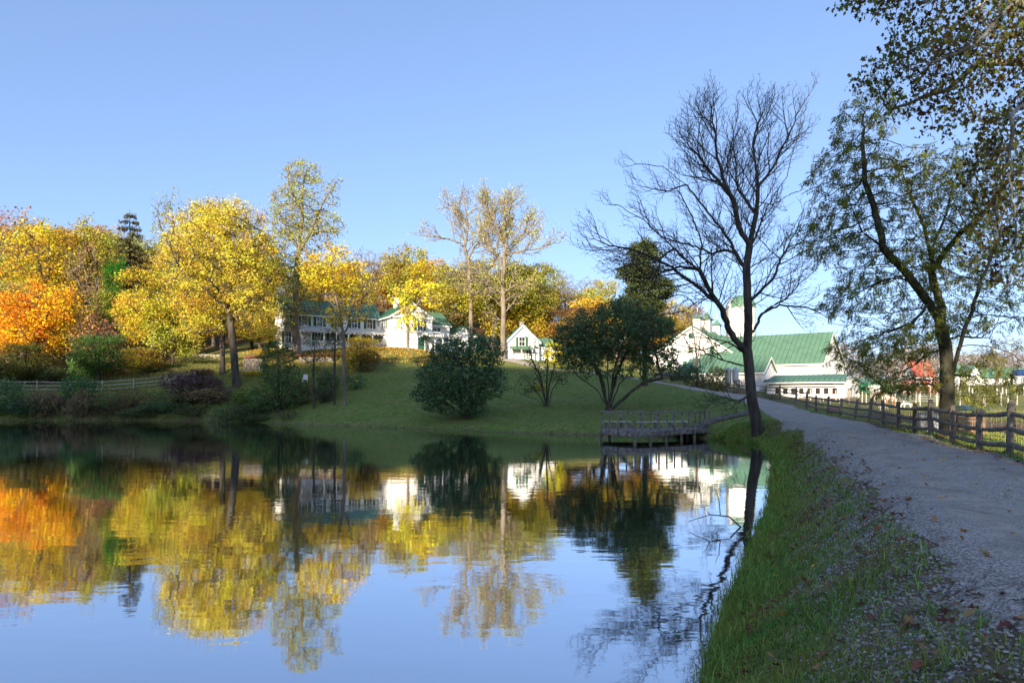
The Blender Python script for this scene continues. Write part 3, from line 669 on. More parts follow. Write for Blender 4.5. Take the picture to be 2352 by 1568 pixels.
# ------------------------------------------------------------------ farmhouse
o = P(390.5, 350, 106); z0 = 10.0
fh = empty('farmhouse', (o[0], o[1], z0), R(30), 'long white farmhouse with green roofs and shutters, up the slope behind yellow trees', 'farmhouse')
gable(fh, 0, 6.9, 0, 8.5, 0, 5.3, 7.45, 'v', 0.4)
gable(fh, -14.8, -0.02, 5.6, 12.4, 0, 5.5, 7.9, 'u', 0.4, wname='wing_wall')
gable(fh, 6.92, 11.6, 3.6, 11.5, 0, 4.7, 7.0, 'u', 0.35, wname='wing_wall')
gable(fh, 11.62, 17.2, 4.6, 9.6, 0, 3.3, 4.9, 'u', 0.3, wname='wing_wall')
gable(fh, 13.4, 15.0, 3.4, 4.58, 0, 3.6, 4.4, 'v', 0.2, wname='porch_wall')
for u in (-13.6, -11.8, -9.5, -6.8, -4.0, -1.5): window(fh, 'v-', u, 5.6, 4.35, 0.85, 1.5)
for u in (-14.2, -9.8, -7.5, -4.6, -1.8): window(fh, 'v-', u, 5.6, 1.7, 0.85, 1.7)
window(fh, 'u-', 2.6, 0, 4.1, 0.8, 1.5); window(fh, 'v-', 4.9, 0, 3.9, 0.85, 1.5); window(fh, 'v-', 8.9, 3.6, 3.3, 0.9, 1.5, swd=0.5)
window(fh, 'v-', 12.4, 4.6, 1.9, 0.7, 1.1); window(fh, 'v-', 16.2, 4.6, 1.9, 0.7, 1.1)
# cornice return over the gable wall
T = MB(); T.b(-0.3, 7.2, -0.35, -0.03, 5.02, 5.22); T.build('cornice', TRIM, fh)
# side porch with brackets
pr = MB(); se = MB(); roof_slab(pr, se, (-13.6, 2.5, 2.75), (0.0, 2.5, 2.75), (0.0, 5.55, 3.35), (-13.6, 5.55, 3.35), 0.1)
ro = pr.build('porch_roof', mat("porch_roof_glare_white", (0.62, 0.63, 0.63), (0.72, 0.72, 0.70), 0.5, 1), fh);  # white metal, with the sun glare on it put into the pale colour
T = MB()
T.b(-13.6, 0, 2.55, 2.65, 2.5, 2.72)
for i in range(8):
    u = -13.4 + i*1.9; 
    for k in range(3):
        T.box((u+0.35+k*0.55, 2.6, 2.42-0.05*(k % 2)), (0.28, 0.05, 0.16))
T.build('scalloped_trim', TRIM, ro)
for i in range(8):
    u = -13.4 + i*1.9; M = MB(); M.b(u-0.07, u+0.07, 2.6, 2.74, 0.3, 2.5)
    M.beam((u+0.05, 2.67, 2.05), (u+0.42, 2.67, 2.48), 0.05, 0.07); M.beam((u-0.05, 2.67, 2.05), (u-0.42, 2.67, 2.48), 0.05, 0.07)
    M.build('porch_post', TRIM, fh)
M = MB(); M.b(-13.6, 0, 2.5, 5.58, -1.2, 0.28); M.build('porch_floor', TRIM, fh)
M = MB(); M.b(-13.4, -0.2, 2.62, 2.68, 1.05, 1.12)
for k in range(66): M.b(-13.3+k*0.2, -13.26+k*0.2, 2.63, 2.67, 0.3, 1.05)
M.build('porch_railing', TRIM, fh)
# entry hood on the gable front
pr = MB(); se = MB(); roof_slab(pr, se, (3.7, -1.9, 2.55), (8.2, -1.9, 2.55), (8.2, -0.03, 3.0), (3.7, -0.03, 3.0), 0.1); ro = pr.build('hood', mat("porch_roof_glare_white", (0.6,)*3), fh)
T = MB(); T.b(3.7, 8.2, -1.9, -1.8, 2.25, 2.5)
for k in range(14): T.b(3.8+k*0.32, 3.97+k*0.32, -1.89, -1.83, 2.1, 2.25)
T.build('scalloped_trim', TRIM, ro)
for u in (3.85, 6.7, 8.05): M = MB(); M.b(u-0.08, u+0.08, -1.88, -1.72, -0.5, 2.25); M.build('hood_post', TRIM, fh)
M = MB(); M.b(4.6, 5.6, -0.06, -0.003, 0.1, 2.1); M.build('door', SHUT, fh)
for (u, v) in ((-8.5, 9.0), (3.4, 6.5)):
    M = MB(); M.b(u-0.4, u+0.4, v-0.4, v+0.4, 6.2, 8.9); M.b(u-0.48, u+0.48, v-0.48, v+0.48, 8.9, 9.05); M.build('chimney', TRIM if u > 0 else BRICK, fh)

# ------------------------------------------------------------------ small gabled house
o = P(507, 362, 113); sh = empty('gabled_cottage', (o[0], o[1], 8.5), R(8), 'small white cottage with one shuttered attic window, behind the dark rounded bush', 'house')
gable(sh, 0, 5.3, 0, 7, 0, 3.4, 6.0, 'v', 0.35); window(sh, 'v-', 2.5, 0, 3.3, 0.95, 1.4); window(sh, 'v-', 3.6, 0, 1.2, 0.8, 1.3, shut=False)
pr = MB(); se = MB(); roof_slab(pr, se, (0.2, -1.7, 1.9), (4.2, -1.7, 1.9), (3.9, -0.03, 2.5), (0.6, -0.03, 2.5), 0.08); ro = pr.build('porch_roof', GROOF, sh); se.build('seams', GROOFD, ro)
for u in (0.35, 2.2, 4.0): M = MB(); M.b(u-0.07, u+0.07, -1.6, -1.46, -0.8, 1.9); M.build('porch_post', TRIM, sh)
M = MB(); M.b(0, 4.4, -1.75, -0.02, -1.2, -0.05); M.b(0.2, 4.1, -1.6, -1.55, 0.75, 0.82)
for k in range(14): M.b(0.3+k*0.28, 0.36+k*0.28, -1.6, -1.55, -0.05, 0.75)
M.build('porch_deck', TRIM, sh)
M = MB(); M.b(2.25, 2.95, 0.8, 1.4, 5.4, 6.6); M.b(2.1, 3.1, 0.7, 1.5, 6.6, 6.72); M.build('chimney', STONE, sh)
gable(sh, 5.32, 8.6, 1.2, 6, 0, 2.6, 4.1, 'u', 0.25, wname='annex_wall'); window(sh, 'v-', 7, 1.2, 1.3, 0.7, 1.0, shut=False)

# ------------------------------------------------------------------ stable with three cupolas (behind the bare tree)
A_ = math.atan2(-0.50, 0.866)
o = P(654, 372, 122); st = empty('stable', (o[0], o[1], 5.6), A_, 'white gabled stable with three cupolas on its green roof, behind the bare tree limbs', 'barn')
gable(st, 0, 13.6, 0, 26, 0, 4.6, 9.2, 'v', 0.5, pitch=0.7, wall=WHITEV)
for (u, z) in ((6.6, 7.6), (6.6, 5.1), (10.2, 5.0), (3.0, 2.6), (5.6, 2.7), (8.4, 2.7), (11.0, 2.6), (9.4, 4.0)): window(st, 'v-', u, 0, z, 0.75, 1.0, closed=True)
M = MB(); M.b(2.2, 3.2, -0.05, -0.003, 0, 2.0); M.build('door', DARK, st)
for (v, wd, h) in ((3.5, 1.25, 2.4), (10.0, 1.6, 2.9), (18.0, 1.3, 2.4)):
    M = MB(); c = 6.8; M.b(c-wd/2, c+wd/2, v-wd/2, v+wd/2, 8.4, 9.2+h*0.72); cu = M.build('cupola', TRIM, st)
    M = MB(); zt = 9.2+h*0.72; pts = [(0.78, 0), (0.46, 0.28), (0.22, 0.7), (0.03, 1.25)]
    for (a, za), (b, zb) in zip(pts[:-1], pts[1:]):
        a *= wd; b *= wd
        for q in range(4):
            cs = [(-1, -1), (1, -1), (1, 1), (-1, 1)]; p, r_ = cs[q], cs[(q+1) % 4]
            M.poly([(c+p[0]*a, v+p[1]*a, zt+za*wd*0.8), (c+r_[0]*a, v+r_[1]*a, zt+za*wd*0.8), (c+r_[0]*b, v+r_[1]*b, zt+zb*wd*0.8), (c+p[0]*b, v+p[1]*b, zt+zb*wd*0.8)])
    M.build('cupola_roof', GROOF, cu)
    M = MB(); M.tube([(c, v, zt+wd*0.9), (c, v, zt+wd*0.9+1.5)], [0.10, 0.015], 6); M.build('spire', TRIM, cu)
    M = MB(); M.b(c-wd*0.3, c+wd*0.3, v-wd/2-0.03, v-wd/2-0.003, 9.5, zt-0.3); M.build('louvre', mat("louvre_grey", (0.45, 0.44, 0.42)), cu)

# ------------------------------------------------------------------ long low wing in front of the barn
A2 = math.atan2(-0.62, 0.785)
o = P(762.5, 385, 96); lw = empty('milk_house', (o[0], o[1], 3.4), A2, 'low white wing with a green roof, left of the big barn wall, behind the bins', 'barn')
gable(lw, -11.5, 0, 0, 5.4, 0, 3.0, 5.0, 'u', 0.4, pitch=0.7, wall=WHITEV, skirt=2)
for u in (-3.5, -7.5, -10.4): window(lw, 'v-', u, 0, 1.3, 0.7, 0.9, shut=False)
M = MB(); M.b(-5.9, -4.9, -0.06, -0.003, -0.2, 1.9); M.build('door', TRIM, lw)
T = MB(); T.b(-15.5, -11.8, -1.9, -0.5, 2.65, 2.8); T.build('tarp', BLUE, lw)

# ------------------------------------------------------------------ silo
o = P(740.8, 380, 124); si = empty('silo', (o[0], o[1], 4.6), R(20), 'tall white round silo with a green domed top', 'silo')
M = MB(); k = 40; Rr = 2.58; n = 24
hts = np.linspace(0, 14.0, n)
M.tube([(0, 0, z) for z in hts], Rr, k, cap=True); so_ = M.build('wall', mat("silo_stave", (0.76, 0.74, 0.70), (0.62, 0.60, 0.56), 0.8, 0.8, bump=0.02, bscale=3), si)
so_.data.polygons.foreach_set("use_smooth", [len(p.vertices) == 4 for p in so_.data.polygons])
M = MB()
for z in np.arange(0.5, 14, 0.62): M.tube([(Rr*1.004*math.cos(t), Rr*1.004*math.sin(t), z) for t in np.linspace(0, 2*math.pi, 41)], 0.02, 4, cap=False)
M.build('hoops', STEEL, so_)
M = MB(); pts = []; 
for t in np.linspace(0, math.pi/2, 10): pts.append((math.sin(t)*2.35, math.cos(t)*Rr*1.02))
M.tube([(0, 0, 14.0+z) for z, _ in pts], [max(r_, 0.02) for _, r_ in pts], k); dm = M.build('dome', GROOF, si, smooth=False)
M = MB()
for i in range(20):
    a = 2*math.pi*i/20; M.tube([(math.cos(a)*(r_+0.015), math.sin(a)*(r_+0.015), 14.0+z) for z, r_ in pts[:-1]], 0.035, 4)
M.build('ribs', GROOFD, dm)
M = MB(); M.tube([(0, 0, 16.3), (0, 0, 17.6)], 0.03, 5); M.build('lightning_rod', STEEL, dm)
M = MB(); M.tube([(-Rr-0.42, -0.5, 0), (-Rr-0.42, -0.5, 14.6), (-Rr+0.1, -0.4, 15.5)], 0.42, 10); M.build('chute', STEEL, si, smooth=True)

# ------------------------------------------------------------------ big barn
o = P(821.5, 395, 104); bb = empty('dairy_barn', (o[0], o[1], 2.9), A2, 'big white barn with a long green metal roof, right of the silo', 'barn')
gable(bb, -19.5, 0, 0, 13.5, 0, 5.2, 9.9, 'u', 0.45, pitch=0.72, lap=True, wall=WHITEV, split=0.407)
gable(bb, -8.0, -0.3, 13.52, 18.5, 0, 4.75, 4.85, 'u', 0.3, wall=WHITEV, wname='lean_to_wall', split=0.03, eave2=2.4)
M = MB(); M.tube([(-0.35, -0.12, 0.3), (-0.35, -0.12, 4.6), (-0.6, -0.42, 4.95)], 0.06, 6); M.build('downspout', TRIM, bb)
M = MB()
for u in (-12, -5): M.tube([(u, 5.5, 10.0), (u, 5.5, 11.0)], 0.02, 4); M.box((u, 5.5, 10.65), (0.1, 0.1, 0.1))
M.build('lightning_rods', STEEL, bb)

# ------------------------------------------------------------------ feed shed with a row of openings
o = P(843.7, 396, 87); fs = empty('feed_shed', (o[0], o[1], 2.55), A2, 'low white feed shed with a row of dark openings, in front of the big barn', 'shed')
gable(fs, -9.6, 0, 0, 8.6, 0, 2.25, 3.0, 'u', 0.02, wall=WHITEV, split=0.42, eave2=1.3, trim=True)
pr = MB(); se = MB(); roof_slab(pr, se, (-9.9, -0.75, 2.02), (0.3, -0.75, 2.02), (0.3, 0.3, 2.42), (-9.9, 0.3, 2.42), 0.09); ro = pr.build('awning', GROOF, fs); se.build('seams', GROOFD, ro)
T = MB(); T.b(-9.9, 0.3, -0.80, -0.72, 1.9, 2.06); T.build('fascia', TRIM, ro)
M = MB(); M.b(-9.3, -1.2, -0.03, -0.003, 1.72, 1.86)
M.build('vent_slot', DARK, fs)
M = MB(); M.poly([(-9.3, -0.05, 1.70), (-0.8, -0.05, 1.70), (-0.8, -0.5, 1.5), (-9.3, -0.5, 1.5)], (0, 0, 0.04)); M.build('flap', TRIM, fs)
for k in range(8):
    u = -8.2 + k*1.02; T = MB(); G = MB(); G.b(u-0.29, u+0.29, -0.02, -0.004, 0.50, 1.30)
    T.b(u-0.35, u-0.29, -0.05, -0.003, 0.44, 1.36); T.b(u+0.29, u+0.35, -0.05, -0.003, 0.44, 1.36); T.b(u-0.29, u+0.29, -0.05, -0.003, 1.30, 1.36); T.b(u-0.29, u+0.29, -0.07, -0.003, 0.44, 0.50)
    M = MB(); w_ = T.build('window', TRIM, fs); G.build('opening', DARK, w_); M.box((u-0.49, -0.06, 0.9), (0.22, 0.05, 0.84)); M.build('shutter', TRIM, w_)
M = MB(); M.b(0.003, 0.05, 2.2, 3.9, -0.1, 1.1); M.build('gate_opening', mat("pale_boards", (0.6, 0.58, 0.54)), fs)
M = MB()
for a, b in (((0.07, 2.1, 1.15), (0.07, 4.0, 1.15)), ((0.07, 2.1, -0.2), (0.07, 2.1, 1.15)), ((0.07, 4.0, -0.2), (0.07, 4.0, 1.15)), ((0.07, 2.1, .85), (0.07, 2.45, 1.15)), ((0.07, 4.0, .85), (0.07, 3.65, 1.15))): M.beam(a, b, 0.1, 0.1)
M.build('gate_frame', WOODG, fs)

# metal hopper bins with a ladder left of the tree trunk
o = P(731, 385, 89); hb = empty('hopper_bin', (o[0], o[1], 3.6), R(-30), 'tall galvanised feed bin with a ladder, standing before the low white wing', 'bin')
for i, (u, h0) in enumerate(((-0.35, 1.0), (0.55, 1.3))):
    M = MB(); M.tube([(u, 0, h0-0.7), (u, 0, h0), (u, 0, 2.6), (u, 0, 3.0)], [0.08, 0.42, 0.42, 0.1], 14); M.build('bin', STEEL, hb, smooth=False)
    for a in (0.7, 2.3, 3.9, 5.5): M = MB(); M.tube([(u+0.42*math.cos(a), 0.42*math.sin(a), -0.3), (u+0.42*math.cos(a), 0.42*math.sin(a), h0+0.2)], 0.035, 5); M.build('leg', STEEL, hb)
M = MB(); M.b(-0.62, -0.58, -0.5, -0.46, -0.3, 3.0); M.b(-0.22, -0.18, -0.5, -0.46, -0.3, 3.0)
for k in range(11): M.b(-0.62, -0.18, -0.5, -0.47, -0.05+k*0.28, 0.0+k*0.28)
M.build('ladder', STEEL, hb)

# ------------------------------------------------------------------ far farm buildings on the right
def far_building(px0, px1, py, D, z, dep, eave, ridge, label, roof=None, name='long_shed', ang=0, wall=None, cat='shed', axis='u'):
    a = P(px0, py, D); L = (px1-px0)/F*D; r_ = empty(name, (a[0], D, z), R(ang), label, cat)
    gable(r_, 0, L, 0, dep, 0, eave, ridge, axis, 0.4, roof=roof, seam=roof, wall=wall, pitch=2.0, trim=False); return r_
far_building(955, 1100, 383, 235, 6.6, 9, 2.2, 5.6, 'long low white shed with green roof far across the pasture')
a = far_building(969, 981, 383, 233, 6.6, 5, 2.6, 6.3, 'white gable end of a green roofed shed far across the pasture', axis='v', name='gabled_shed')
a = far_building(955, 968, 383, 226, 6.3, 6, 3.2, 6.8, 'green roofed shed beside the trunk of the leafy tree, far across the pasture', name='green_shed')
far_building(915, 935, 381, 228, 6.3, 9, 3.0, 8.2, 'red roofed barn seen through the branches of the leafy tree', roof=RROOF, name='red_roofed_barn', cat='barn')
a = far_building(866, 880, 388, 130, 3.4, 6, 1.6, 2.6, 'small low white shed just past the end of the feed shed', name='low_shed')
sp_ = P(1012, 373, 233); r_ = empty('solar_array', (sp_[0], 231.5, 9.6), 0, 'dark solar panels above the far green roof at the right edge', 'solar panel')
for k in range(5):
    M = MB(); M.poly([(k*2.6, 0, 0), (k*2.6+2.45, 0, 0), (k*2.6+2.45, 1.2, 1.9), (k*2.6, 1.2, 1.9)], (0, 0.05, -0.05)); M.build('panel', mat("solar", (0.02, 0.04, 0.12), None, 0.15), r_)
M = MB(); M.b(0, 13, 0.9, 1.0, -3, 0.6); M.build('rack', STEEL, r_)
o = P(864, 390, 118); r_ = empty('green_tank', (o[0], o[1], 2.9), 0, 'green box tank standing beside the feed shed end wall', 'tank')
M = MB(); M.box((0, 0, 0.9), (1.9, 1.4, 1.8), taper=0.85); M.build('body', GREENP, r_); M = MB(); M.b(-0.4, 0.4, -0.3, 0.3, 1.82, 1.95); M.build('lid', GREENP, r_)
o = P(921, 398, 118); r_ = empty('livestock_feeder', (o[0], o[1], Hs(o[0], o[1])), R(-8), 'red slatted livestock feeder in the paddock behind the leafy tree', 'feeder')
M = MB()
for k in range(5): M.b(-2.6, 2.6, -0.04, 0, 0.35+k*0.42, 0.5+k*0.42); M.b(-2.6, 2.6, 1.6, 1.64, 0.35+k*0.42, 0.5+k*0.42)
M.build('slats', REDP, r_)
for u in (-2.6, -0.9, 0.9, 2.6):
    M = MB(); M.b(u-0.07, u+0.07, 0.005, 0.14, 0, 2.4); M.b(u-0.07, u+0.07, 1.46, 1.595, 0, 2.4); M.build('post', REDP, r_)
M = MB(); M.poly([(-2.9, -0.4, 2.4), (2.9, -0.4, 2.4), (2.9, 2.0, 2.7), (-2.9, 2.0, 2.7)], (0, 0, 0.06)); M.build('roof', RROOF, r_)

# ------------------------------------------------------------------ viewing deck
def W2(px, D): return ((px-512)/F*D, D)
dk_front = [W2(601.6, 45.0), W2(635, 42.9), W2(650.7, 43.5), W2(666.6, 44.3), W2(681.7, 45.2), W2(694.9, 46.0), W2(709, 47.2)]
dk_back = [W2(602.0, 48.6), W2(640, 47.9), W2(672, 48.6), (12.9, 49.6)]
bx0, by0 = 9.5, 46.5
dk = empty('viewing_deck', (bx0, by0, 0), 0, 'weathered wooden viewing deck on posts over the pond, with railing and benches', 'deck')
loc2 = lambda p: (p[0]-bx0, p[1]-by0)
fr = [loc2(p) for p in dk_front]; bk = [loc2(p) for p in dk_back]
M = MB(); M.poly([(*p, 0.60) for p in fr + bk[::-1]], (0, 0, 0.05)); top = M.build('deck_floor', WOODD, dk)
M = MB()
for a, b in zip(fr[:-1], fr[1:]): M.beam((*a, 0.52), (*b, 0.52), 0.06, 0.29)
for a, b in zip(bk[:-1], bk[1:]): M.beam((*a, 0.47), (*b, 0.47), 0.06, 0.22)
M.beam((*fr[0], 0.50), (*bk[0], 0.50), 0.06, 0.27); M.build('fascia', WOODD, dk)
for p in fr + [(fr[0][0]+0.3, fr[0][1]+2.4), (fr[1][0]-1.2, fr[1][1]+2.6), (1.0, -0.6), (2.6, 0.6)]: 
    M = MB(); M.b(p[0]-0.09, p[0]+0.09, p[1]+0.045, p[1]+0.225, -1.4, 0.375); M.build('pile', WOODG, dk)
def along(pts, d):
    for a, b in zip(pts[:-1], pts[1:]):
        L = math.hypot(b[0]-a[0], b[1]-a[1]); n = max(1, round(L/d))
        for i in range(n): yield (a[0]+(b[0]-a[0])*i/n, a[1]+(b[1]-a[1])*i/n)
    yield pts[-1]
for p in list(along(fr, 0.62)) + list(along([fr[0], bk[0], bk[1], bk[2]], 1.3))[1:]:
    M = MB(); M.b(p[0]-0.05, p[0]+0.05, p[1]-0.10, p[1]-0.035, 0.40, 1.80); M.build('baluster', WOODD, dk)
M = MB()
for a, b in list(zip(fr[:-1], fr[1:])) + [(fr[0], bk[0]), (bk[0], bk[1]), (bk[1], bk[2])]: 
    M.beam((a[0], a[1]-0.07, 1.83), (b[0], b[1]-0.07, 1.83), 0.15, 0.07)
M.build('handrail', WOODD, dk)
def deck_bench(a, b):
    M = MB()
    for o_ in (-0.13, 0.13): M.beam((a[0], a[1]+o_, 1.11), (b[0], b[1]+o_, 1.11), 0.22, 0.05)
    bo = M.build('bench', mat('bench_top_lit', (0.45, 0.42, 0.40), (0.6, 0.56, 0.53), 0.5, 3), dk); n = 4  # bench boards paler than the deck, light from above put into the colour
    for i in range(n):
        t = (i+0.3)/(n-0.4); x = a[0]+(b[0]-a[0])*t; y = a[1]+(b[1]-a[1])*t; M = MB(); M.b(x-0.05, x+0.05, y-0.12, y+0.12, 0.652, 1.083); M.beam((x, y, 1.05), (x+0.35, y, 0.68), 0.05, 0.08); M.build('bench_leg', WOODD, bo)
deck_bench(((bk[0][0]+bk[1][0])/2+0.9, bk[1][1]-0.8), (2.9, bk[2][1]-0.55)); deck_bench((fr[0][0]+0.5, bk[0][1]-0.7), (fr[0][0]+2.4, bk[0][1]-0.9))
# boardwalk from the deck to the road
pw = [(13.0, 48.4, 0.72), (14.5, 49.0, 1.1), (16.2, 49.8, 1.5), (17.9, 50.6, 1.75)]
bw = empty('boardwalk', (15, 49, 0), 0, 'narrow plank boardwalk leading from the deck up to the road', 'walkway')
zg = [max(z, Hs(x, y)+0.12) for x, y, z in pw]; M = MB()
for (a, za), (b, zb) in zip(list(zip(pw, zg))[:-1], list(zip(pw, zg))[1:]):
    n = int(math.hypot(b[0]-a[0], b[1]-a[1])/0.16)
    for i in range(n):
        t = (i+0.5)/n; c = (a[0]+(b[0]-a[0])*t-15, a[1]+(b[1]-a[1])*t-49, za+(zb-za)*t); M.box(c, (0.14, 1.3, 0.05), Matrix.Rotation(math.atan2(b[1]-a[1], b[0]-a[0]), 3, 'Z'))
M.build('planks', WOODD, bw); M = MB()
for (a, za), (b, zb) in zip(list(zip(pw, zg))[:-1], list(zip(pw, zg))[1:]): M.beam((a[0]-15, a[1]-49.5, za-0.12), (b[0]-15, b[1]-49.5, zb-0.12), 0.08, 0.18)
M.build('stringer', WOODG, bw)

# ------------------------------------------------------------------ split rail fences
def rough_rail(p, q, rad, rng, sag=0.03, k=7):
    M = MB(); p = Vector(p); q = Vector(q); n = 7; pts = []; rr = []
    for i in range(n+1):
        t = i/n; c = p.lerp(q, t); c.z -= sag*math.sin(math.pi*t); c += Vector((rng.uniform(-1, 1), rng.uniform(-1, 1), rng.uniform(-1, 1)))*0.014
        pts.append(c); rr.append(rad*(0.55+0.5*min(1, 6*min(t, 1-t))) * rng.uniform(0.9, 1.1))
    M.tube(pts, rr, k); return M
def split_rail(name, posts, label, hts=(0.30, 0.68, 1.08), ph=1.32, pw_=0.15, rad=0.06, tilt=None, seed=1, group=None, m=WOODG):
    rng = random.Random(seed); b0 = posts[0]; root = empty(name, (b0[0], b0[1], b0[2]), 0, label, 'fence', group)
    P_ = [Vector((p[0]-b0[0], p[1]-b0[1], p[2]-b0[2])) for p in posts]; tl = []
    for i, p in enumerate(P_):
        a = P_[max(i-1, 0)]; b = P_[min(i+1, len(P_)-1)]; ang = math.atan2(b.y-a.y, b.x-a.x)
        t = (tilt or {}).get(i, rng.uniform(-0.03, 0.03)); ax = Vector((0, 1, 0)); rot = Matrix.Rotation(t, 3, 'Y') @ Matrix.Rotation(rng.uniform(-.03, .03), 3, 'X'); tl.append(rot)
        M = MB(); rz = Matrix.Rotation(ang, 3, 'Z'); hh = ph*rng.uniform(0.96, 1.04)
        n0 = len(M.v); pts = [(0, 1.0), (hh*0.55, 0.96), (hh-0.07, 0.92), (hh, 0.62)]
        prof = [(-0.5, -0.36), (-0.2, -0.5), (0.3, -0.48), (0.5, -0.3), (0.46, 0.34), (0.15, 0.5), (-0.35, 0.46), (-0.5, 0.2)]
        prof = [(x*rng.uniform(.9, 1.1), y*rng.uniform(.9, 1.1)) for x, y in prof]
        for z, s in [(-0.4, 1.0)] + pts:
            for x, y in prof:
                v = rot @ (rz @ Vector((x*pw_*s*1.0, y*pw_*s*1.15, z))); M.v.append(tuple(p + v))
        k = len(prof)
        for r_ in range(4):
            for j in range(k): M.f.append((n0+r_*k+j, n0+r_*k+(j+1) % k, n0+(r_+1)*k+(j+1) % k, n0+(r_+1)*k+j))
        M.f.append(tuple(n0+4*k+j for j in range(k))); po = M.build('post', m, root)
        M = MB()
        for h in hts:      # mortise holes, dark where the rails enter
            M = MB(); c = p + rot @ Vector((0, 0, h+0.085)); M.box(c, (0.055, pw_*1.22, 0.045), rot @ rz); M.build('mortise', DARK, po)
    for i in range(len(P_)-1):
        for h in hts:
            a = P_[i] + tl[i] @ Vector((0, 0, h)); b = P_[i+1] + tl[i+1] @ Vector((0, 0, h)); d = (b-a).normalized()*0.1
            rough_rail(a - d + Vector((0, 0, rng.uniform(-.03, .03))), b + d + Vector((0, 0, rng.uniform(-.03, .03))), rad*rng.uniform(0.85, 1.15), rng).build('rail', m, root, smooth=True)
    return root
fpx = [(1060, 13.3), (1035, 15.0), (1010, 17.0), (979.6, 19.6), (952.2, 22.3), (931.1, 25.6), (914.3, 28.8), (899.1, 31.8), (883.3, 35.2), (868.5, 38.6), (854.5, 42.0), (840.5, 45.5), (827.8, 49.0), (816, 52.5), (806.5, 56)]
posts = []
for px, D in fpx:
    x, y = W2(px, D); posts.append((x, y, Hs(x, y)))
nf = split_rail('split_rail_fence', posts, 'weathered three rail split rail fence along the right side of the gravel road', tilt={10: 0.17, 9: 0.15, 11: 0.08, 12: 0.05}, seed=5, hts=(0.30, 0.66, 1.06), ph=1.30, rad=0.062)
# wire mesh stapled to the pasture side
M = MB(); b0 = posts[0]
for (a, b) in list(zip(posts[:-1], posts[1:]))[:9]:
    a = Vector(a)-Vector(b0); b = Vector(b)-Vector(b0); d = (b-a); L = d.length; nrm = Vector((d.y, -d.x, 0)).normalized()*0.12
    n = int(L/0.15)
    for i in range(n): 
        p = a.lerp(b, i/n)+nrm; M.beam(p+Vector((0, 0, 0.02)), p+Vector((0.015*math.sin(i*2.1), 0, 1.0)), 0.007, 0.007)
    for k in range(8): M.beam(a+nrm+Vector((0, 0, 0.04+k*0.135)), b+nrm+Vector((0, 0, 0.04+k*0.135)), 0.007, 0.007)
M.build('wire_mesh', mat("fence_wire", (0.10, 0.09, 0.08), None, 0.6, metal=0.5), nf)
fp2 = [(25.3, 58.5), (26.0, 62.5), (26.3, 67), (26.6, 71.5), (26.8, 76), (26.7, 80.5), (26.4, 85), (26.0, 89.5), (24.8, 93.5), (22.6, 97), (20, 100)]
split_rail('paddock_rail_fence', [(x, y, Hs(x, y)) for x, y in fp2], 'farther run of dark rail fence bordering the road below the stable', hts=(0.4, 0.8, 1.15), ph=1.4, rad=0.05, seed=9)
fp3 = [(-82, 89), (-77.8, 88.6), (-73.6, 88.3), (-69.4, 88), (-65.2, 87.8), (-61, 87.7), (-56.8, 87.6), (-52.6, 87.6), (-48.6, 87.7), (-44.6, 87.9), (-41, 88.2)]
split_rail('bank_rail_fence', [(x, y, Hs(x, y)) for x, y in fp3], 'low three rail fence on the far left bank in front of the woods', hts=(0.25, 0.75, 1.22), ph=1.45, rad=0.065, seed=11, m=mat('pale_rail', (0.30, 0.26, 0.20), (0.5, 0.45, 0.36), 0.9, 3))
def wire_fence(name, pts, label, ph=1.35, wires=4, col=None, r_=0.05, seed=3, wc=None, group=None):
    rng = random.Random(seed); b0 = pts[0]; root = empty(name, (b0[0], b0[1], Hs(b0[0], b0[1])), 0, label, 'fence', group); z0_ = root.location.z; P_ = [Vector((p[0]-b0[0], p[1]-b0[1], Hs(p[0], p[1])-z0_)) for p in pts]
    for p in P_:
        M = MB(); M.tube([p+Vector((0, 0, -0.3)), p+Vector((rng.uniform(-.05, .05), 0, ph*rng.uniform(.92, 1.06)))], [r_, r_*0.85], 7); M.build('post', col, root)
    for k in range(wires):
        M = MB()
        for a, b in zip(P_[:-1], P_[1:]): M.beam(a+Vector((0, 0, ph*(k+0.8)/wires)), b+Vector((0, 0, ph*(k+0.8)/wires)), 0.018, 0.018)
        M.build('wire', wc or mat("fence_wire", (0.1,)*3), root)
PALEW = mat("pale_post", (0.42, 0.36, 0.28), (0.6, 0.54, 0.44), 0.9, 3)
def seg(a, b, n): return [(a[0]+(b[0]-a[0])*i/n, a[1]+(b[1]-a[1])*i/n) for i in range(n+1)]
wire_fence('pasture_fence', seg((78, 118), (98, 138), 1) and seg((76, 128), (86, 116), 7), 'line of pale posts crossing the far pasture at the right edge', ph=1.5, wires=1, col=PALEW, r_=0.11)
wire_fence('pen_fence', seg((33.5, 80), (42, 79), 6) + seg((43.5, 77.5), (52, 68), 6), 'wire fence on pale posts in front of the feed shed', col=PALEW, wires=5, r_=0.06)
wire_fence('yard_fence', seg((28, 62), (38, 70), 7) + seg((39, 71), (54, 73), 8)[0:], 'wire fence on thin posts across the muddy yard', col=PALEW, wires=4, r_=0.05, seed=8)
wire_fence('back_fence', seg((56, 96), (78, 104), 12), 'wire fence on pale posts behind the livestock pens', col=PALEW, wires=3, r_=0.08, seed=12)
def pipe_gate(name, px, D, L, label, ang, m, bars=5, h=1.3):
    x, y = W2(px, D); root = empty(name, (x, y, Hs(x, y)), R(ang), label, 'gate')
    M = MB()
    for k in range(bars): M.tube([(0, 0, 0.2+k*(h-0.2)/(bars-1)), (L, 0, 0.2+k*(h-0.2)/(bars-1))], 0.035, 6)
    M.build('rails', m, root)
    for u in (0, L/2, L): M = MB(); M.tube([(u, 0.075, 0.0), (u, 0.075, h+0.05)], 0.04, 6); M.build('upright', m, root)
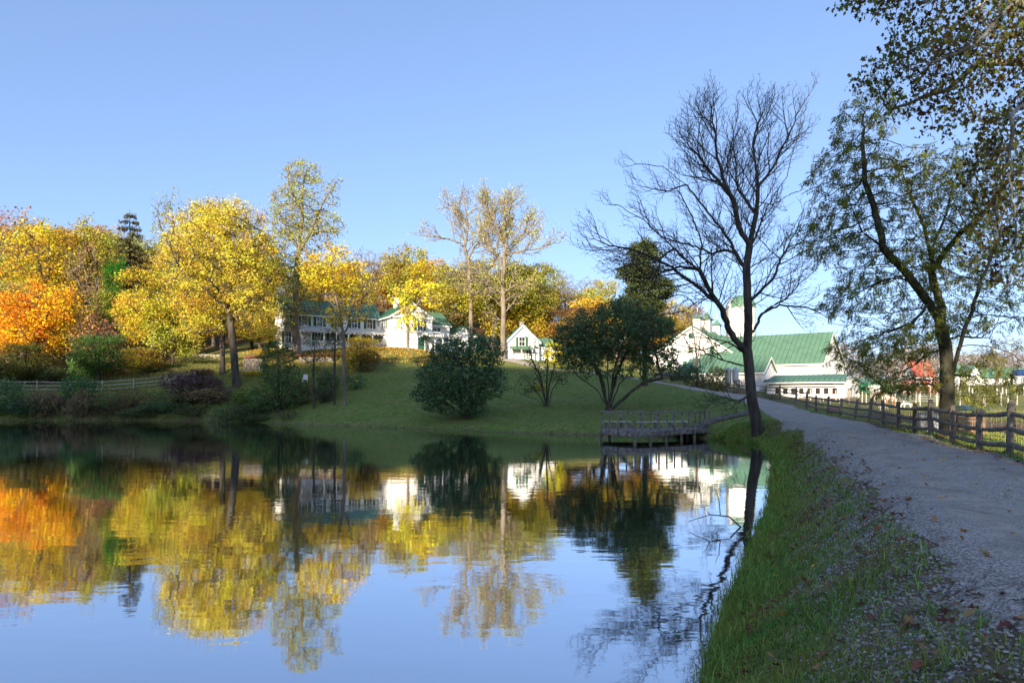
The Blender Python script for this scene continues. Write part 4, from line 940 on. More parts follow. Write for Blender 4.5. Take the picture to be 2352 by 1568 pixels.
pipe_gate('pipe_gate', 1015, 112, 5.5, 'rusty metal gate in the pale post fence at the far right', 0, mat("rust", (0.22, 0.10, 0.05), (0.3, 0.17, 0.10), 0.7, 3))
pipe_gate('panel_gate', 893, 80, 6.5, 'grey metal gate panel standing behind the brown and white pony', 4, STEEL)
pipe_gate('corral_panel', 866, 96, 7.0, 'green metal corral panels beyond the feed shed end wall', 5, GREENP, 6, 1.8)

# hutches near the leafy tree
x, y = W2(932, 32.5); r_ = empty('white_hutch', (x, y, Hs(x, y)), R(4), 'white boxy animal hutch with green lid, behind the fence left of the leafy tree', 'hutch')
M = MB(); M.box((0, 0, 0.45), (0.85, 0.9, 0.9)); M.build('body', WHITEV, r_); M = MB(); M.poly([(-0.5, -0.52, 0.905), (0.5, -0.52, 0.905), (0.5, 0.55, 1.12), (-0.5, 0.55, 1.12)], (0, 0, 0.05)); M.build('roof', GROOF, r_)
x, y = W2(965.5, 33); r_ = empty('wooden_hutch', (x, y, Hs(x, y)), R(-3), 'wooden slatted hutch with a green roof, right of the leafy tree trunk behind the fence', 'hutch')
for u in (-0.6, 0.6):
    for v in (-0.4, 0.4): M = MB(); M.b(u-0.05, u+0.05, v-0.05, v+0.05, 0, 1.1); M.build('post', WOODR, r_)
M = MB()
for k in range(4): M.b(-0.62, 0.62, -0.49, -0.453, 0.12+k*0.2, 0.24+k*0.2)
M.build('slats', WOODR, r_); M = MB(); M.b(-0.55, 0.55, -0.33, 0.38, 0.42, 1.02); M.build('pale_panel', mat("pale_boards", (0.6,)*3), r_)
M = MB(); M.poly([(-0.85, -0.65, 1.12), (0.85, -0.65, 1.12), (0.85, 0.65, 1.3), (-0.85, 0.65, 1.3)], (0, 0, 0.06)); M.build('roof', GROOF, r_)

# culvert bridge in the left bank
x, y = W2(45.5, 80.5); cb = empty('stone_culvert', (x, y, 0.75), 0, 'square dark culvert opening framed by stone under the left bank path', 'culvert')
M = MB(); M.b(-2.3, -1.15, 0, 5, -0.6, 1.5); M.build('abutment', STONE, cb); M = MB(); M.b(1.15, 1.9, 0, 5, -0.6, 1.5); M.build('abutment', STONE, cb)
M = MB(); M.b(-1.7, 1.6, -0.15, 0.25, 1.505, 1.72); M.build('lintel', mat("dark_timber", (0.03, 0.025, 0.022), (0.06, 0.05, 0.04), 0.8, 4), cb)  # lintel timber is near black all over
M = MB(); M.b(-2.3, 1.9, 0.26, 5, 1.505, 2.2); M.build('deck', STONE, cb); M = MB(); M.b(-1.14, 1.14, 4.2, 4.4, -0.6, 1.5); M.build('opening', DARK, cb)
# terraced stone walls and garden
def stone_wall(px0, px1, D, h, label, seed, name='stone_wall', dx=0.0):
    rng = random.Random(seed); x0, y0 = W2(px0, D); x1, y1 = W2(px1, D+dx); L = math.hypot(x1-x0, y1-y0); root = empty(name, (x0, y0, Hs(x0, y0)-0.2), math.atan2(y1-y0, x1-x0), label, 'wall')
    M = MB(); z = 0
    while z < h+0.2:
        hh = rng.uniform(0.16, 0.28); u = -rng.uniform(0, 0.3)
        while u < L:
            wd = rng.uniform(0.25, 0.7); M.box((u+wd/2, rng.uniform(-.04, .04), z+hh/2), (wd-0.03, 0.45, hh-0.02), taper=rng.uniform(.86, .97)); u += wd
        z += hh
    M.build('stones', STONE, root); return root
stone_wall(192, 222, 96, 1.0, 'long tan stone garden wall on the sunlit slope left of the tall grey trunk', 3)
stone_wall(244, 262, 90, 1.6, 'short shaded stone terrace wall right of the tall grey trunk', 4)
stone_wall(300, 330, 94, 0.7, 'low stone terrace edge below the farmhouse porch', 5)
# white chair
x, y = W2(305, 84); r_ = empty('garden_chair', (x, y, Hs(x, y)), R(10), 'small white garden chair in the shade below the farmhouse', 'chair')
M = MB(); M.b(-0.3, 0.3, -0.3, 0.3, 0.4, 0.45); M.build('seat', TRIM, r_); M = MB(); M.b(-0.3, 0.3, 0.305, 0.36, 0.4, 1.05); M.build('backrest', TRIM, r_)
for u in (-0.27, 0.27):
    for v in (-0.26, 0.26): M = MB(); M.b(u-0.03, u+0.03, v-0.03, v+0.03, 0, 0.395); M.build('leg', TRIM, r_)
# small notice on the road fence
x, y = 26.72, 72.9; r_ = empty('notice_board', (x-0.9, y-1.2, Hs(x, y)), R(-10), 'small white notice on a thin post beside the road', 'sign')
M = MB(); M.b(-0.03, 0.03, 0, 0.05, 0, 1.2); M.build('post', WOODG, r_); M = MB(); M.b(-0.16, 0.16, -0.03, -0.003, 0.7, 1.2); M.build('board', TRIM, r_)

# ------------------------------------------------------------------ animals
def skin_body(name, parent, verts, edges, m, sub=2):
    me = bpy.data.meshes.new(name); me.from_pydata([v[0] for v in verts], edges, []); o_ = link(name, me, parent)
    sk = o_.modifiers.new("skin", 'SKIN'); me.update()
    lay = me.skin_vertices[0] if me.skin_vertices else None
    if lay is None:
        bpy.context.view_layer.objects.active = o_; bpy.ops.mesh.customdata_skin_add(); lay = me.skin_vertices[0]
    for i, v in enumerate(verts): lay.data[i].radius = (v[1], v[1] if len(v) < 3 else v[2]); lay.data[i].use_root = (i == 0)
    sb = o_.modifiers.new("sub", 'SUBSURF'); sb.levels = sub; sb.render_levels = sub; me.materials.append(m); return o_
def patch_coat(name, c1, c2, thr=0.5, scale=1.6):
    return mat(name, c1, c2, 0.85, scale, detail=1, fac=(thr-0.02, thr+0.02))
def quadruped(name, px, D, ang, s, m, label, cat, graze=False, mane=None, ears=True, thick=1.0):
    """s = height at the withers; faces +x before turning"""
    x, y = W2(px, D); root = empty(name, (x, y, Hs(x, y)), R(ang), label, cat); t = thick
    V = [((0.0, 0, .72), .17*t), ((.28, 0, .76), .19*t), ((-.32, 0, .78), .18*t), ((-.5, 0, .76), .14*t)]
    E = [(0, 1), (0, 2), (2, 3)]
    V += [((.47, 0, .82), .14*t)]; E += [(1, 4)]
    hd = [(.66, 0, .74), (.80, 0, .45), (.88, 0, .22), (.96, 0, .10)] if graze else [(.64, 0, 1.0), (.76, 0, 1.18), (.90, 0, 1.16), (1.03, 0, 1.02)]
    rr = [.10, .075, .07, .05]; p = 4
    for h, r_ in zip(hd, rr): V.append((h, r_*t)); E.append((p, len(V)-1)); p = len(V)-1
    for sy in (-1, 1):
        q = [((.36, .10*sy, .55), .075), ((.37, .11*sy, .33), .045), ((.36, .11*sy, .12), .032), ((.39, .11*sy, .02), .045)]; p = 1
        for h, r_ in q: V.append((h, r_)); E.append((p, len(V)-1)); p = len(V)-1
        q = [((-.44, .11*sy, .58), .095), ((-.38, .12*sy, .44), .065), ((-.50, .12*sy, .30), .042), ((-.47, .12*sy, .12), .032), ((-.44, .12*sy, .02), .045)]; p = 3
        for h, r_ in q: V.append((h, r_)); E.append((p, len(V)-1)); p = len(V)-1
    V = [(tuple(np.array(v[0])*s), v[1]*s) for v in V]; b = skin_body('body', root, V, E, m)
    hx, hz = hd[1][0]*s, hd[1][2]*s
    if ears:
        for sy in (-1, 1): M = MB(); M.tube([(hx, .04*sy*s, hz+.03*s), (hx-.01*s, .06*sy*s, hz+.15*s)], [.03*s, .008*s], 5); M.build('ear', m, root)
    M = MB(); M.tube([(-.56*s, 0, .82*s), (-.66*s, 0, .66*s), (-.68*s, 0, .35*s)], [.035*s, .05*s, .02*s], 6); M.build('tail', mane or m, root)
    if mane: M = MB(); M.poly([(.42*s, 0, .95*s), (.60*s, 0, 1.12*s), (.74*s, 0, 1.27*s), (.72*s, 0, 1.1*s), (.52*s, 0, .88*s)], (0, .04*s, 0)); M.build('mane', mane, root)
    return root
COATP = patch_coat("pony_coat", (0.34, 0.14, 0.06), (0.78, 0.74, 0.68), 0.5, 1.3); CW = mat("white_coat", (0.72, 0.69, 0.62), (0.8, 0.77, 0.7), 0.9, 4)
quadruped('pony', 889.5, 66, 195, 1.12, COATP, 'brown and white pony standing in the muddy yard behind the fence', 'pony', mane=CW)
quadruped('goat', 907, 63, 170, 0.62, CW, 'small white goat facing away to the right of the pony', 'goat', graze=True)
quadruped('goat', 882.5, 60, 15, 0.62, CW, 'white goat grazing left of the pony', 'goat', graze=True)
quadruped('pale_horse', 874.5, 88, 200, 1.25, mat("cream_coat", (0.7, 0.6, 0.48), (0.78, 0.7, 0.6), 0.9, 2), 'pale cream horse beyond the fence, left of and behind the pony', 'horse', mane=CW)
x, y = W2(832, 50.5); r_ = empty('sheep', (x, y, Hs(x, y)+0.02), R(20), 'brown woolly sheep lying down at the foot of the leaning fence posts', 'sheep')
V = [((0, 0, .28), .27), ((.3, 0, .28), .24), ((-.32, 0, .26), .24), ((.52, 0, .34), .13), ((.66, 0, .30), .085), ((.76, 0, .22), .06), ((.32, -.2, .10), .07), ((.5, -.24, .06), .05), ((-.3, -.2, .10), .09), ((-.12, -.28, .06), .05)]
skin_body('body', r_, V, [(0, 1), (0, 2), (1, 3), (3, 4), (4, 5), (1, 6), (6, 7), (2, 8), (8, 9)], mat("brown_fleece", (0.22, 0.13, 0.09), (0.34, 0.22, 0.16), 0.95, 5, bump=0.04, bscale=14))
for sy in (-1, 1): M = MB(); M.tube([(.60, .06*sy, .38), (.58, .17*sy, .35)], [.03, .015], 5); M.build('ear', mat("brown_fleece", (0.2,)*3), r_)
# ------------------------------------------------------------------ hero trees, grown along the limbs seen in the photograph
def hero(name, D, lines, blobs, step, infl, kill, r0, Rb, leaf, color, label, bark=BARK, lm=None, seed=1, twigs=0, tl=0.4, amp=0.15, iters=70, cat='tree', group=None, crown='crown', up=0.0, jit=0.2, thr=None, flare=0.35, e=2.2, fan=None):
    rng = np.random.default_rng(seed); L = []
    b = lines[0][0]; bp = Q(b[0], b[1], D + (b[2] if len(b) > 2 else 0)); bp[2] = Hs(bp[0], bp[1])
    for k, l in enumerate(lines):
        pts = [Q(q[0], q[1], D + (q[2] if len(q) > 2 else 0)) for q in l]
        if k == 0: pts[0] = bp - np.array([0, 0, 0.15])
        L.append(pts)
    pos, par = seeds(L, step, rng, amp); A = []
    for (cx, cy, rx, ry, dr, n) in [q[:6] for q in blobs]:
        s = D / F / 2.296875; c = Q(cx, cy, D); A.append(ellipsoid_pts(c, rx * s, dr, ry * s, n, rng))
    A = np.concatenate(A); A = A[A[:, 2] > H(A[:, 0], A[:, 1]) + 0.2]
    if fan:
        s = D / F / 2.296875; ell = [(Q(q[0], q[1], D), np.array([q[2]*s, q[4], q[3]*s])*1.05) for q in blobs]; X, pr = fan_grow(pos, par, ell, rng, **fan)
    else: X, pr = colonize(pos, par, A, step, infl, kill, iters, rng, jit, up)
    if twigs:
        kids = np.bincount(pr[pr >= 0], minlength=len(X)); X, pr = extra_twigs(X, pr, np.nonzero(kids == 0)[0], twigs, tl, rng)
    r = radii(pr, r0, Rb, e); t = tipsof(X, pr, r, thr or r0 * 1.25); lf = leaf(X, pr, r, t, rng) if leaf else None
    return place_tree(name, X[0] + np.array([0, 0, 0.15]), X, pr, r, bark, lf, color, label, cat, group, lm, crown, flare=flare)
def cloud(n, spread, L, W, droop=0.3, keep=1.0, gaps=0.3):
    def f(X, pr, r, t, rng):
        if keep < 1: t = t[rng.uniform(0, 1, len(t)) < keep]
        return leafcloud(X[t], n, spread, L, W, rng, droop, gaps=gaps)
    return f
def pinn(n, rach, L, W, pairs, keep=1.0, droop=0.5):
    def f(X, pr, r, t, rng):
        if keep < 1: t = t[rng.uniform(0, 1, len(t)) < keep]
        d = unit(X[t] - X[np.maximum(pr[t], 0)]); return compound(X[t], d, n, rach, L, W, pairs, rng, droop)
    return f
def bigl(n, size, keep=1.0, spread=0.12):
    def f(X, pr, r, t, rng):
        if keep < 1: t = t[rng.uniform(0, 1, len(t)) < keep]
        return broad(X[t], None, n, size, rng, spread)
    return f

# the bare tree by the water
bare_lines = [
    [(1743, 982, 0), (1730, 915, 0), (1719, 809, 0.2), (1719, 703, 0.4), (1714, 612, 0.5), (1722, 565, 0.6), (1738, 490, 1.0), (1743, 426, 0.8), (1730, 331, 0.4), (1740, 285, 0), (1755, 255, 0)],
    [(1716, 812, 0.2), (1687, 772, -0.4), (1661, 708, -1.2), (1634, 671, -1.8), (1608, 618, -2.2), (1549, 565, -2.8), (1480, 501, -3.2), (1420, 470, -3.4)],
    [(1714, 614, 0.5), (1687, 575, 1.2), (1677, 554, 1.5), (1640, 500, 2.2), (1576, 426, 3.0), (1523, 384, 3.3), (1460, 376, 3.4)],
    [(1722, 565, 0.6), (1698, 511, -0.2), (1666, 426, -1.2), (1645, 331, -1.8), (1636, 270, -2.0)], [(1680, 455, 0), (1620, 390, 0.8), (1580, 330, 1.2)], [(1772, 469, 1.6), (1835, 440, 2.6), (1868, 400, 3)],
    [(1725, 765, 0.3), (1751, 719, 1.0), (1799, 681, 1.8), (1840, 640, 2.4), (1890, 600, 2.8)],
    [(1751, 719, 1.0), (1790, 695, 0.2), (1852, 700, -0.6), (1905, 730, -1.0)],
    [(1722, 565, 0.6), (1772, 469, 1.6), (1815, 405, 2.0), (1830, 320, 2.2)],
    [(1718, 842, 0.2), (1692, 836, -0.6), (1650, 822, -1.4), (1610, 806, -2.0), (1570, 798, -2.4), (1523, 782, -2.8)],
    [(1716, 812, 0.2), (1665, 785, 1.0), (1625, 775, 1.6), (1570, 768, 2.2), (1510, 745, 2.6)],
    [(1726, 905, 0), (1708, 918, -0.7), (1695, 922, -1.2), (1670, 912, -2.0), (1640, 920, -2.8), (1620, 935, -3.2)],
    [(1720, 883, 0), (1672, 883, -0.8), (1622, 880, -1.6), (1592, 874, -2.0)],
    [(1640, 676, -1.6), (1600, 700, -2.0), (1570, 676, -2.4), (1523, 681, -2.6), (1470, 690, -2.6)],
    [(1608, 618, -2.2), (1612, 560, -3.0), (1590, 500, -3.6), (1560, 440, -3.8)],
    [(1661, 708, -1.2), (1600, 660, -0.4), (1540, 610, 0.2), (1470, 575, 0.6), (1400, 560, 0.8), (1365, 548, 0.8)],
    [(1738, 490, 1), (1700, 430, 2.0), (1690, 330, 2.6), (1682, 270, 2.8)],
    [(1687, 575, 1.2), (1640, 580, 2.0), (1580, 555, 2.8), (1520, 545, 3.2)], [(1634, 671, -1.8), (1570, 715, -2.6), (1490, 735, -3.2)], [(1549, 565, -2.8), (1500, 600, -2.2), (1425, 612, -1.8)],
    [(1576, 426, 3), (1530, 440, 2.4), (1468, 425, 2.0)], [(1719, 690, .4), (1770, 640, -.8), (1815, 560, -1.6), (1840, 500, -2)], [(1666, 426, -1.2), (1620, 400, -2.2), (1590, 330, -2.8)], [(1608, 618, -2.2), (1560, 610, -1), (1480, 640, 0)],
    [(1743, 426, .8), (1790, 360, 0), (1808, 300, -.5), (1828, 262, -.5)]]
bare_blobs = [(1700, 380, 120, 160, 3.6, 2600), (1560, 480, 140, 95, 4.0, 2000), (1455, 515, 95, 75, 3.2, 1100), (1630, 320, 90, 95, 3.0, 800), (1790, 320, 60, 100, 2.8, 800),
    (1795, 610, 105, 85, 3.4, 1200), (1530, 630, 140, 65, 3.6, 1200), (1650, 560, 120, 110, 4.0, 1100), (1620, 800, 110, 35, 2.6, 500), (1650, 912, 72, 26, 2.0, 380), (1850, 700, 60, 40, 2, 250), (1400, 540, 50, 40, 2, 260), (1640, 690, 120, 40, 3, 400)]
hero('bare_tree', 43, bare_lines, bare_blobs, 0.24, 2.6, 0.30, 0.009, 0.33, pinn(1, 0.12, 0.10, 0.03, 2, 0.16), (0.09, 0.075, 0.04), 'tall nearly leafless tree with a leaning trunk where the boardwalk meets the pond', bark=BARK, seed=11, amp=0.18, flare=0.5, fan=dict(levels=((0.30, 1), (0.30, 0.52), (0.22, 0.5)), L0=3.5, seg=0.22, up=0.045))

# the leafy tree behind the road fence
rt_lines = [
    [(2174, 1012, 0), (2175, 904, 0), (2173, 838, 0), (2168, 788, 0.1), (2160, 751, 0.1), (2152, 729, 0), (2133, 697, -0.2), (2086, 631, -0.9), (2027, 565, -1.6), (1980, 531, -2.1), (1957, 478, -2.4), (1940, 425, -2.6)],
    [(2027, 565, -1.6), (2013, 498, -1.4), (1990, 412, -1.2), (1987, 352, -1.1), (1982, 310, -1.0)],
    [(2162, 754, 0.1), (2165, 704, 0.7), (2146, 618, 1.2), (2146, 565, 1.6), (2173, 500, 1.9), (2190, 420, 2)],
    [(2146, 618, 1.2), (2173, 571, 0.9), (2199, 531, 0.4), (2252, 491, 0), (2300, 440, 0)],
    [(2146, 618, 1.2), (2120, 518, 2.0), (2093, 458, 2.4), (2070, 380, 2.5)],
    [(2188, 862, 0), (2197, 804, -0.5), (2203, 779, -0.7), (2208, 754, -0.9), (2220, 721, -1.0), (2250, 640, -1.4), (2290, 560, -1.8)],
    [(2197, 812, -0.5), (2210, 793, -0.9), (2230, 791, -1.2), (2268, 796, -1.7), (2310, 808, -2.2), (2360, 830, -2.8), (2420, 850, -3)],
    [(2176, 776, 0), (2210, 771, 0.6), (2260, 779, 1.3), (2302, 788, 1.9), (2360, 800, 2.4)],
    [(2192, 858, 0), (2235, 864, 0.6), (2285, 878, 1.2), (2327, 884, 1.6), (2362, 900, 2)],
    [(2166, 906, 0), (2143, 884, -0.5), (2127, 876, -0.8), (2102, 874, -1.3), (2077, 873, -1.7), (2052, 880, -2)],
    [(2143, 884, -.5), (2102, 890, -0.2), (2068, 901, 0), (2040, 903, 0.2)],
    [(2166, 801, 0), (2135, 814, -0.5), (2110, 834, -1.0), (2060, 863, -1.5), (2047, 869, -1.8), (2015, 864, -2.2), (1965, 866, -2.8)],
    [(2110, 834, -1), (2093, 821, -1.4), (2060, 798, -2.0), (2010, 780, -2.4)],
    [(2133, 697, -0.2), (2118, 704, -0.5), (2088, 744, -1.0), (2050, 760, -1.5), (1990, 770, -2)],
    [(2086, 631, -0.9), (2040, 640, -1.6), (1980, 650, -2.2), (1930, 660, -2.6)],
    [(1980, 531, -2.1), (1930, 540, -2.4), (1880, 550, -2.6)]]
rt_blobs = [(1985, 265, 62, 70, 2.0, 330), (1965, 400, 105, 90, 2.6, 620), (1900, 520, 62, 70, 2.2, 300), (2090, 430, 110, 90, 2.8, 600), (2200, 420, 100, 90, 2.8, 520), (2310, 470, 90, 110, 2.8, 560),
    (2040, 580, 130, 70, 2.8, 560), (1980, 680, 85, 60, 2.4, 360), (2200, 560, 110, 60, 2.6, 330), (2310, 610, 80, 60, 2.4, 270), (2010, 800, 105, 60, 2.6, 480), (2120, 740, 70, 60, 2.2, 220), (2270, 720, 90, 45, 2.4, 220),
    (2060, 880, 80, 30, 2.2, 170), (2230, 860, 80, 40, 2.0, 130), (2240, 912, 50, 22, 1.6, 90), (1885, 560, 45, 45, 1.6, 120), (2170, 640, 90, 50, 2.4, 160)]
hero('leafy_tree', 27.2, rt_lines, rt_blobs, 0.2, 2.2, 0.30, 0.009, 0.26, pinn(2, 0.28, 0.14, 0.05, 4, 0.9, 0.6), (0.22, 0.23, 0.045), 'broad tree with feathery drooping leaves growing behind the road fence', bark=BARKG, seed=21, amp=0.12, iters=90, thr=0.0135, flare=0.3)

# overhanging sycamore whose trunk stands just outside the frame
sy_lines = [
    [(2620, 1000, 0), (2610, 800, 0), (2590, 500, 0), (2570, 250, 0), (2560, 60, 0), (2560, -250, 0), (2560, -500, 0)],
    [(2576, 300, 0), (2450, 230, 0.2), (2345, 149, 0.4), (2290, 148, 0.5), (2252, 145, 0.5), (2222, 170, 0.6), (2181, 205, 0.8), (2099, 232, 1.0), (2040, 250, 1.1)],
    [(2566, 140, 0), (2450, 60, -0.6), (2339, 0, -1.0), (2312, 27, -1.1), (2263, 77, -1.2), (2235, 101, -1.3), (2170, 130, -1.4), (2100, 160, -1.5), (2020, 150, -1.5), (1985, 130, -1.5)],
    [(2560, 20, 0), (2400, -60, 0.8), (2263, 5, 1.2), (2202, 46, 1.4), (2153, 115, 1.6), (2115, 170, 1.8), (2060, 191, 2.0)],
    [(2590, 480, 0), (2450, 330, -0.8), (2352, 241, -1.4), (2323, 268, -1.5), (2279, 301, -1.6), (2235, 320, -1.7)],
    [(2323, 268, -1.5), (2320, 310, -1.4), (2318, 360, -1.2)],
    [(2594, 560, 0), (2480, 420, 0.6), (2400, 380, 1), (2330, 400, 1.2), (2290, 440, 1.3)],
    [(2560, -60, 0), (2400, -120, -0.5), (2250, -80, -1), (2100, -40, -1.4), (1990, -10, -1.6), (1930, 12, -1.7)],
    [(2100, -40, -1.4), (2050, 0, -1.6), (2010, 22, -1.7)],
    [(2560, -250, 0), (2420, -350, 0.5), (2300, -380, .6)], [(2560, -250, 0), (2700, -350, -0.5), (2800, -300, -1)], [(2570, 250, 0), (2720, 200, 0.5), (2850, 180, .6)], [(2560, 0, 0), (2640, -100, -2.5), (2700, -150, -4)]]
sy_blobs = [(2190, 55, 125, 60, 2.0, 560), (2090, 150, 90, 50, 1.8, 300), (2030, 165, 55, 45, 1.4, 120), (2250, 150, 100, 80, 2.2, 520), (2330, 60, 90, 80, 2.2, 420), (2330, 300, 55, 60, 1.6, 330), (2290, 365, 65, 42, 1.4, 330), (2325, 450, 62, 75, 1.6, 750), (2320, 570, 60, 90, 1.6, 600), (2120, 235, 70, 30, 1.4, 150),
    (1945, 8, 40, 14, 0.8, 40), (2010, 22, 25, 14, 0.6, 26), (2120, -10, 120, 30, 1.5, 160), (2560, -150, 230, 280, 4.0, 900), (2700, 250, 150, 300, 3.0, 500), (2450, 150, 110, 300, 3.0, 600), (2200, 280, 80, 22, 1.2, 60)]
hero('sycamore', 18, sy_lines, sy_blobs, 0.16, 2.0, 0.22, 0.005, 0.36, bigl(4, 0.125, 0.95, 0.13), (0.17, 0.14, 0.035), 'overhanging broad leaved branches reaching in from the upper right corner', bark=mat("sycamore_bark", (0.10, 0.095, 0.085), (0.28, 0.26, 0.22), 0.9, 2), lm=leaf_mat("leaf_sycamore", 0.4, 1.2, 0.14, 1.1), seed=31, amp=0.08, iters=90)

# big yellow tree on the bank
hero('yellow_tree', 84, [[(545, 885), (537, 820, 0), (530, 750, 0), (526, 678, 0.3), (530, 571, 0.6), (525, 500, 0.8)], [(528, 754), (488, 752, -1.5), (441, 763, -2.8)], [(530, 740, 0), (513, 703, -1), (449, 650, -2.5), (410, 610, -3)], [(530, 740), (547, 707, 1), (598, 660, 2), (640, 630, 3)],
    [(526, 680), (480, 600, 2), (440, 540, 3)], [(528, 630), (580, 560, -1), (610, 520, -2)], [(526, 690), (500, 660, -3), (480, 640, -5)], [(530, 720), (550, 740, -2), (590, 770, -4)]],
    [(505, 560, 120, 98, 7.5, 1100), (440, 570, 62, 80, 5, 420), (520, 498, 85, 40, 5, 350), (590, 610, 62, 85, 6, 430), (465, 665, 85, 55, 5.5, 330), (590, 700, 60, 50, 5, 160), (450, 745, 45, 35, 4, 110)],
    0.42, 4, 0.55, 0.03, 0.46, cloud(40, 0.40, 0.25, 0.11, 0.3), (0.68, 0.54, 0.07), 'big rounded bright yellow tree with a leaning grey trunk on the far bank', bark=BARK, seed=41, amp=0.3)
hero('companion_tree', 90, [[(511, 885), (511, 800, 0), (512, 730, 0), (515, 690, 1)], [(512, 735), (560, 700, 2)]], [(560, 720, 60, 45, 5, 160), (500, 700, 50, 40, 4, 130)], 0.5, 4, 0.7, 0.03, 0.36, cloud(6, 0.4, 0.36, 0.2), (0.62, 0.42, 0.05), 'second straight grey trunk close behind the big yellow tree', seed=42)
# tall open-crowned tree
hero('tall_tree', 99, [[(684, 880), (681, 760), (679, 652, 0), (684, 584, 0.3), (696, 499, 0.6), (696, 422, 0.8), (705, 390, 1)], [(684, 584), (709, 541, -1), (739, 469, -2), (769, 422, -2.5), (778, 410, -2.6)], [(686, 570), (655, 520, 2), (640, 480, 2.5)], [(696, 499), (670, 440, -1.5), (655, 385, -2)],
    [(679, 652), (640, 610, -2), (615, 580, -3)], [(709, 541), (750, 530, 0), (790, 520, 0.5)], [(681, 720), (640, 690, -3), (610, 680, -4)], [(680, 700), (710, 660, 2), (740, 640, 3)]],
    [(690, 480, 70, 60, 6, 480), (695, 402, 48, 30, 4, 200), (650, 510, 45, 45, 5, 210), (755, 520, 38, 30, 4, 90), (765, 440, 22, 35, 3, 60), (635, 595, 62, 65, 6, 480), (670, 680, 80, 65, 6, 520), (630, 720, 70, 55, 6, 300), (720, 560, 40, 35, 4, 120), (700, 620, 50, 40, 5, 160)],
    0.45, 4, 0.62, 0.03, 0.5, cloud(22, 0.40, 0.27, 0.13, 0.4), (0.42, 0.39, 0.055), 'tallest of the trees left of the farmhouse, with an open yellow green crown', bark=BARKL, seed=43, amp=0.3)
# slender golden tree in front of the farmhouse porch
hero('slender_tree', 72, [[(790, 925), (790, 820, 0), (788, 760, 0), (775, 700, 0.3), (765, 655, 0.5), (760, 600, .6)], [(789, 765), (803, 735, -0.6), (815, 690, -1)], [(790, 850), (800, 850, -.5), (815, 870, -1)], [(778, 710), (740, 670, 1), (715, 640, 1.5)], [(815, 700, -1), (845, 670, -1.5)]],
    [(780, 630, 75, 45, 4, 420), (735, 620, 50, 42, 3.5, 260), (825, 665, 42, 42, 3.5, 250), (775, 580, 38, 22, 3, 110), (790, 725, 60, 25, 3, 70)], 0.34, 3, 0.45, 0.02, 0.17, cloud(18, 0.30, 0.25, 0.13, 0.5), (0.70, 0.50, 0.045), 'slender golden tree with a bare lower trunk in front of the farmhouse porch', bark=BARKL, seed=44, amp=0.2)
for (x, yb, yt, sd, lb) in ((722, 917, 770, 45, 'thin grey trunk left of the slender golden tree'), (769, 915, 740, 46, 'thin trunk just beside the slender golden tree')):
    hero('young_tree', 73, [[(x, yb), (x-1, (yb+yt)/2), (x+2, yt)], [(x, yt+40), (x-18, yt+20, .8)], [(x, yt+55), (x+20, yt+45, -.8)]], [(x, yt+40, 32, 50, 2, 110)], 0.35, 3, 0.55, 0.012, 0.12, cloud(5, 0.25, 0.22, 0.12), (0.16, 0.15, 0.04), lb, seed=sd, amp=0.15)
# lime yellow maple by the farmhouse front
hero('maple_sapling', 103, [[(938, 803), (938, 760), (937, 720), (930, 670)], [(937, 735), (915, 700, 1), (900, 680, 1.3)], [(937, 725), (965, 690, -1), (985, 670, -1.3)]], [(925, 680, 34, 36, 3.5, 180), (972, 665, 38, 26, 3, 170), (992, 690, 24, 26, 3, 90), (940, 735, 45, 30, 3, 60)],
    0.36, 3, 0.5, 0.02, 0.2, cloud(7, 0.28, 0.34, 0.26), (0.72, 0.62, 0.05), 'lime yellow maple standing against the white front of the farmhouse', bark=BARKL, seed=47, amp=0.2)
# the two tall thin-leaved trees
hero('thin_leaved_tree', 112, [[(1155, 800), (1154, 752), (1154, 634), (1157, 583, .3), (1154, 554, .4), (1165, 510, .6), (1176, 465, .8)], [(1155, 610), (1135, 583, 1), (1113, 546, 2), (1128, 502, 2.4), (1110, 470, 2.6)], [(1157, 583), (1176, 579, -1), (1231, 572, -2), (1271, 557, -2.4)], [(1154, 556), (1139, 510, -1), (1125, 480, -1.5)], [(1157, 583), (1190, 550, 1), (1215, 520, 1.5)], [(1155, 680), (1120, 650, -2), (1090, 640, -3)], [(1155, 670), (1190, 650, -2), (1210, 650, -3)]],
    [(1150, 525, 85, 68, 6, 430), (1225, 565, 50, 30, 4, 90), (1130, 650, 90, 45, 6, 420), (1180, 700, 62, 45, 5, 280), (1100, 700, 50, 40, 5, 180)], 0.45, 4, 0.6, 0.03, 0.42, cloud(5, 0.42, 0.26, 0.13, 0.4, 0.8), (0.50, 0.45, 0.10), 'pale trunked tree with thin foliage at the centre, rising above the olive crowns', bark=BARKL, seed=48, amp=0.35, fan=dict(levels=((0.8, 1), (0.6, 0.5), (0.4, 0.5)), L0=6.0, seg=0.4, up=0.05))
hero('thin_leaved_tree', 118, [[(1082, 760), (1080, 680), (1077, 605), (1066, 568), (1073, 521, .4), (1066, 458, .5)], [(1066, 568), (1029, 550, -1), (992, 539, -1.5)], [(1075, 590), (1102, 550, 1), (1108, 520, 1.3)], [(1073, 521), (1045, 490, 1), (1030, 470, 1.2)]],
    [(1065, 525, 66, 66, 5, 380), (1015, 550, 36, 28, 3, 70), (1060, 650, 60, 50, 5, 250)], 0.45, 4, 0.6, 0.03, 0.36, cloud(4, 0.42, 0.26, 0.13, 0.4, 0.75), (0.50, 0.46, 0.12), 'left of the two tall thinly leaved trees behind the farmhouse', bark=BARKL, seed=49, amp=0.35, fan=dict(levels=((0.8, 1), (0.6, 0.5), (0.4, 0.5)), L0=5.5, seg=0.4, up=0.05))
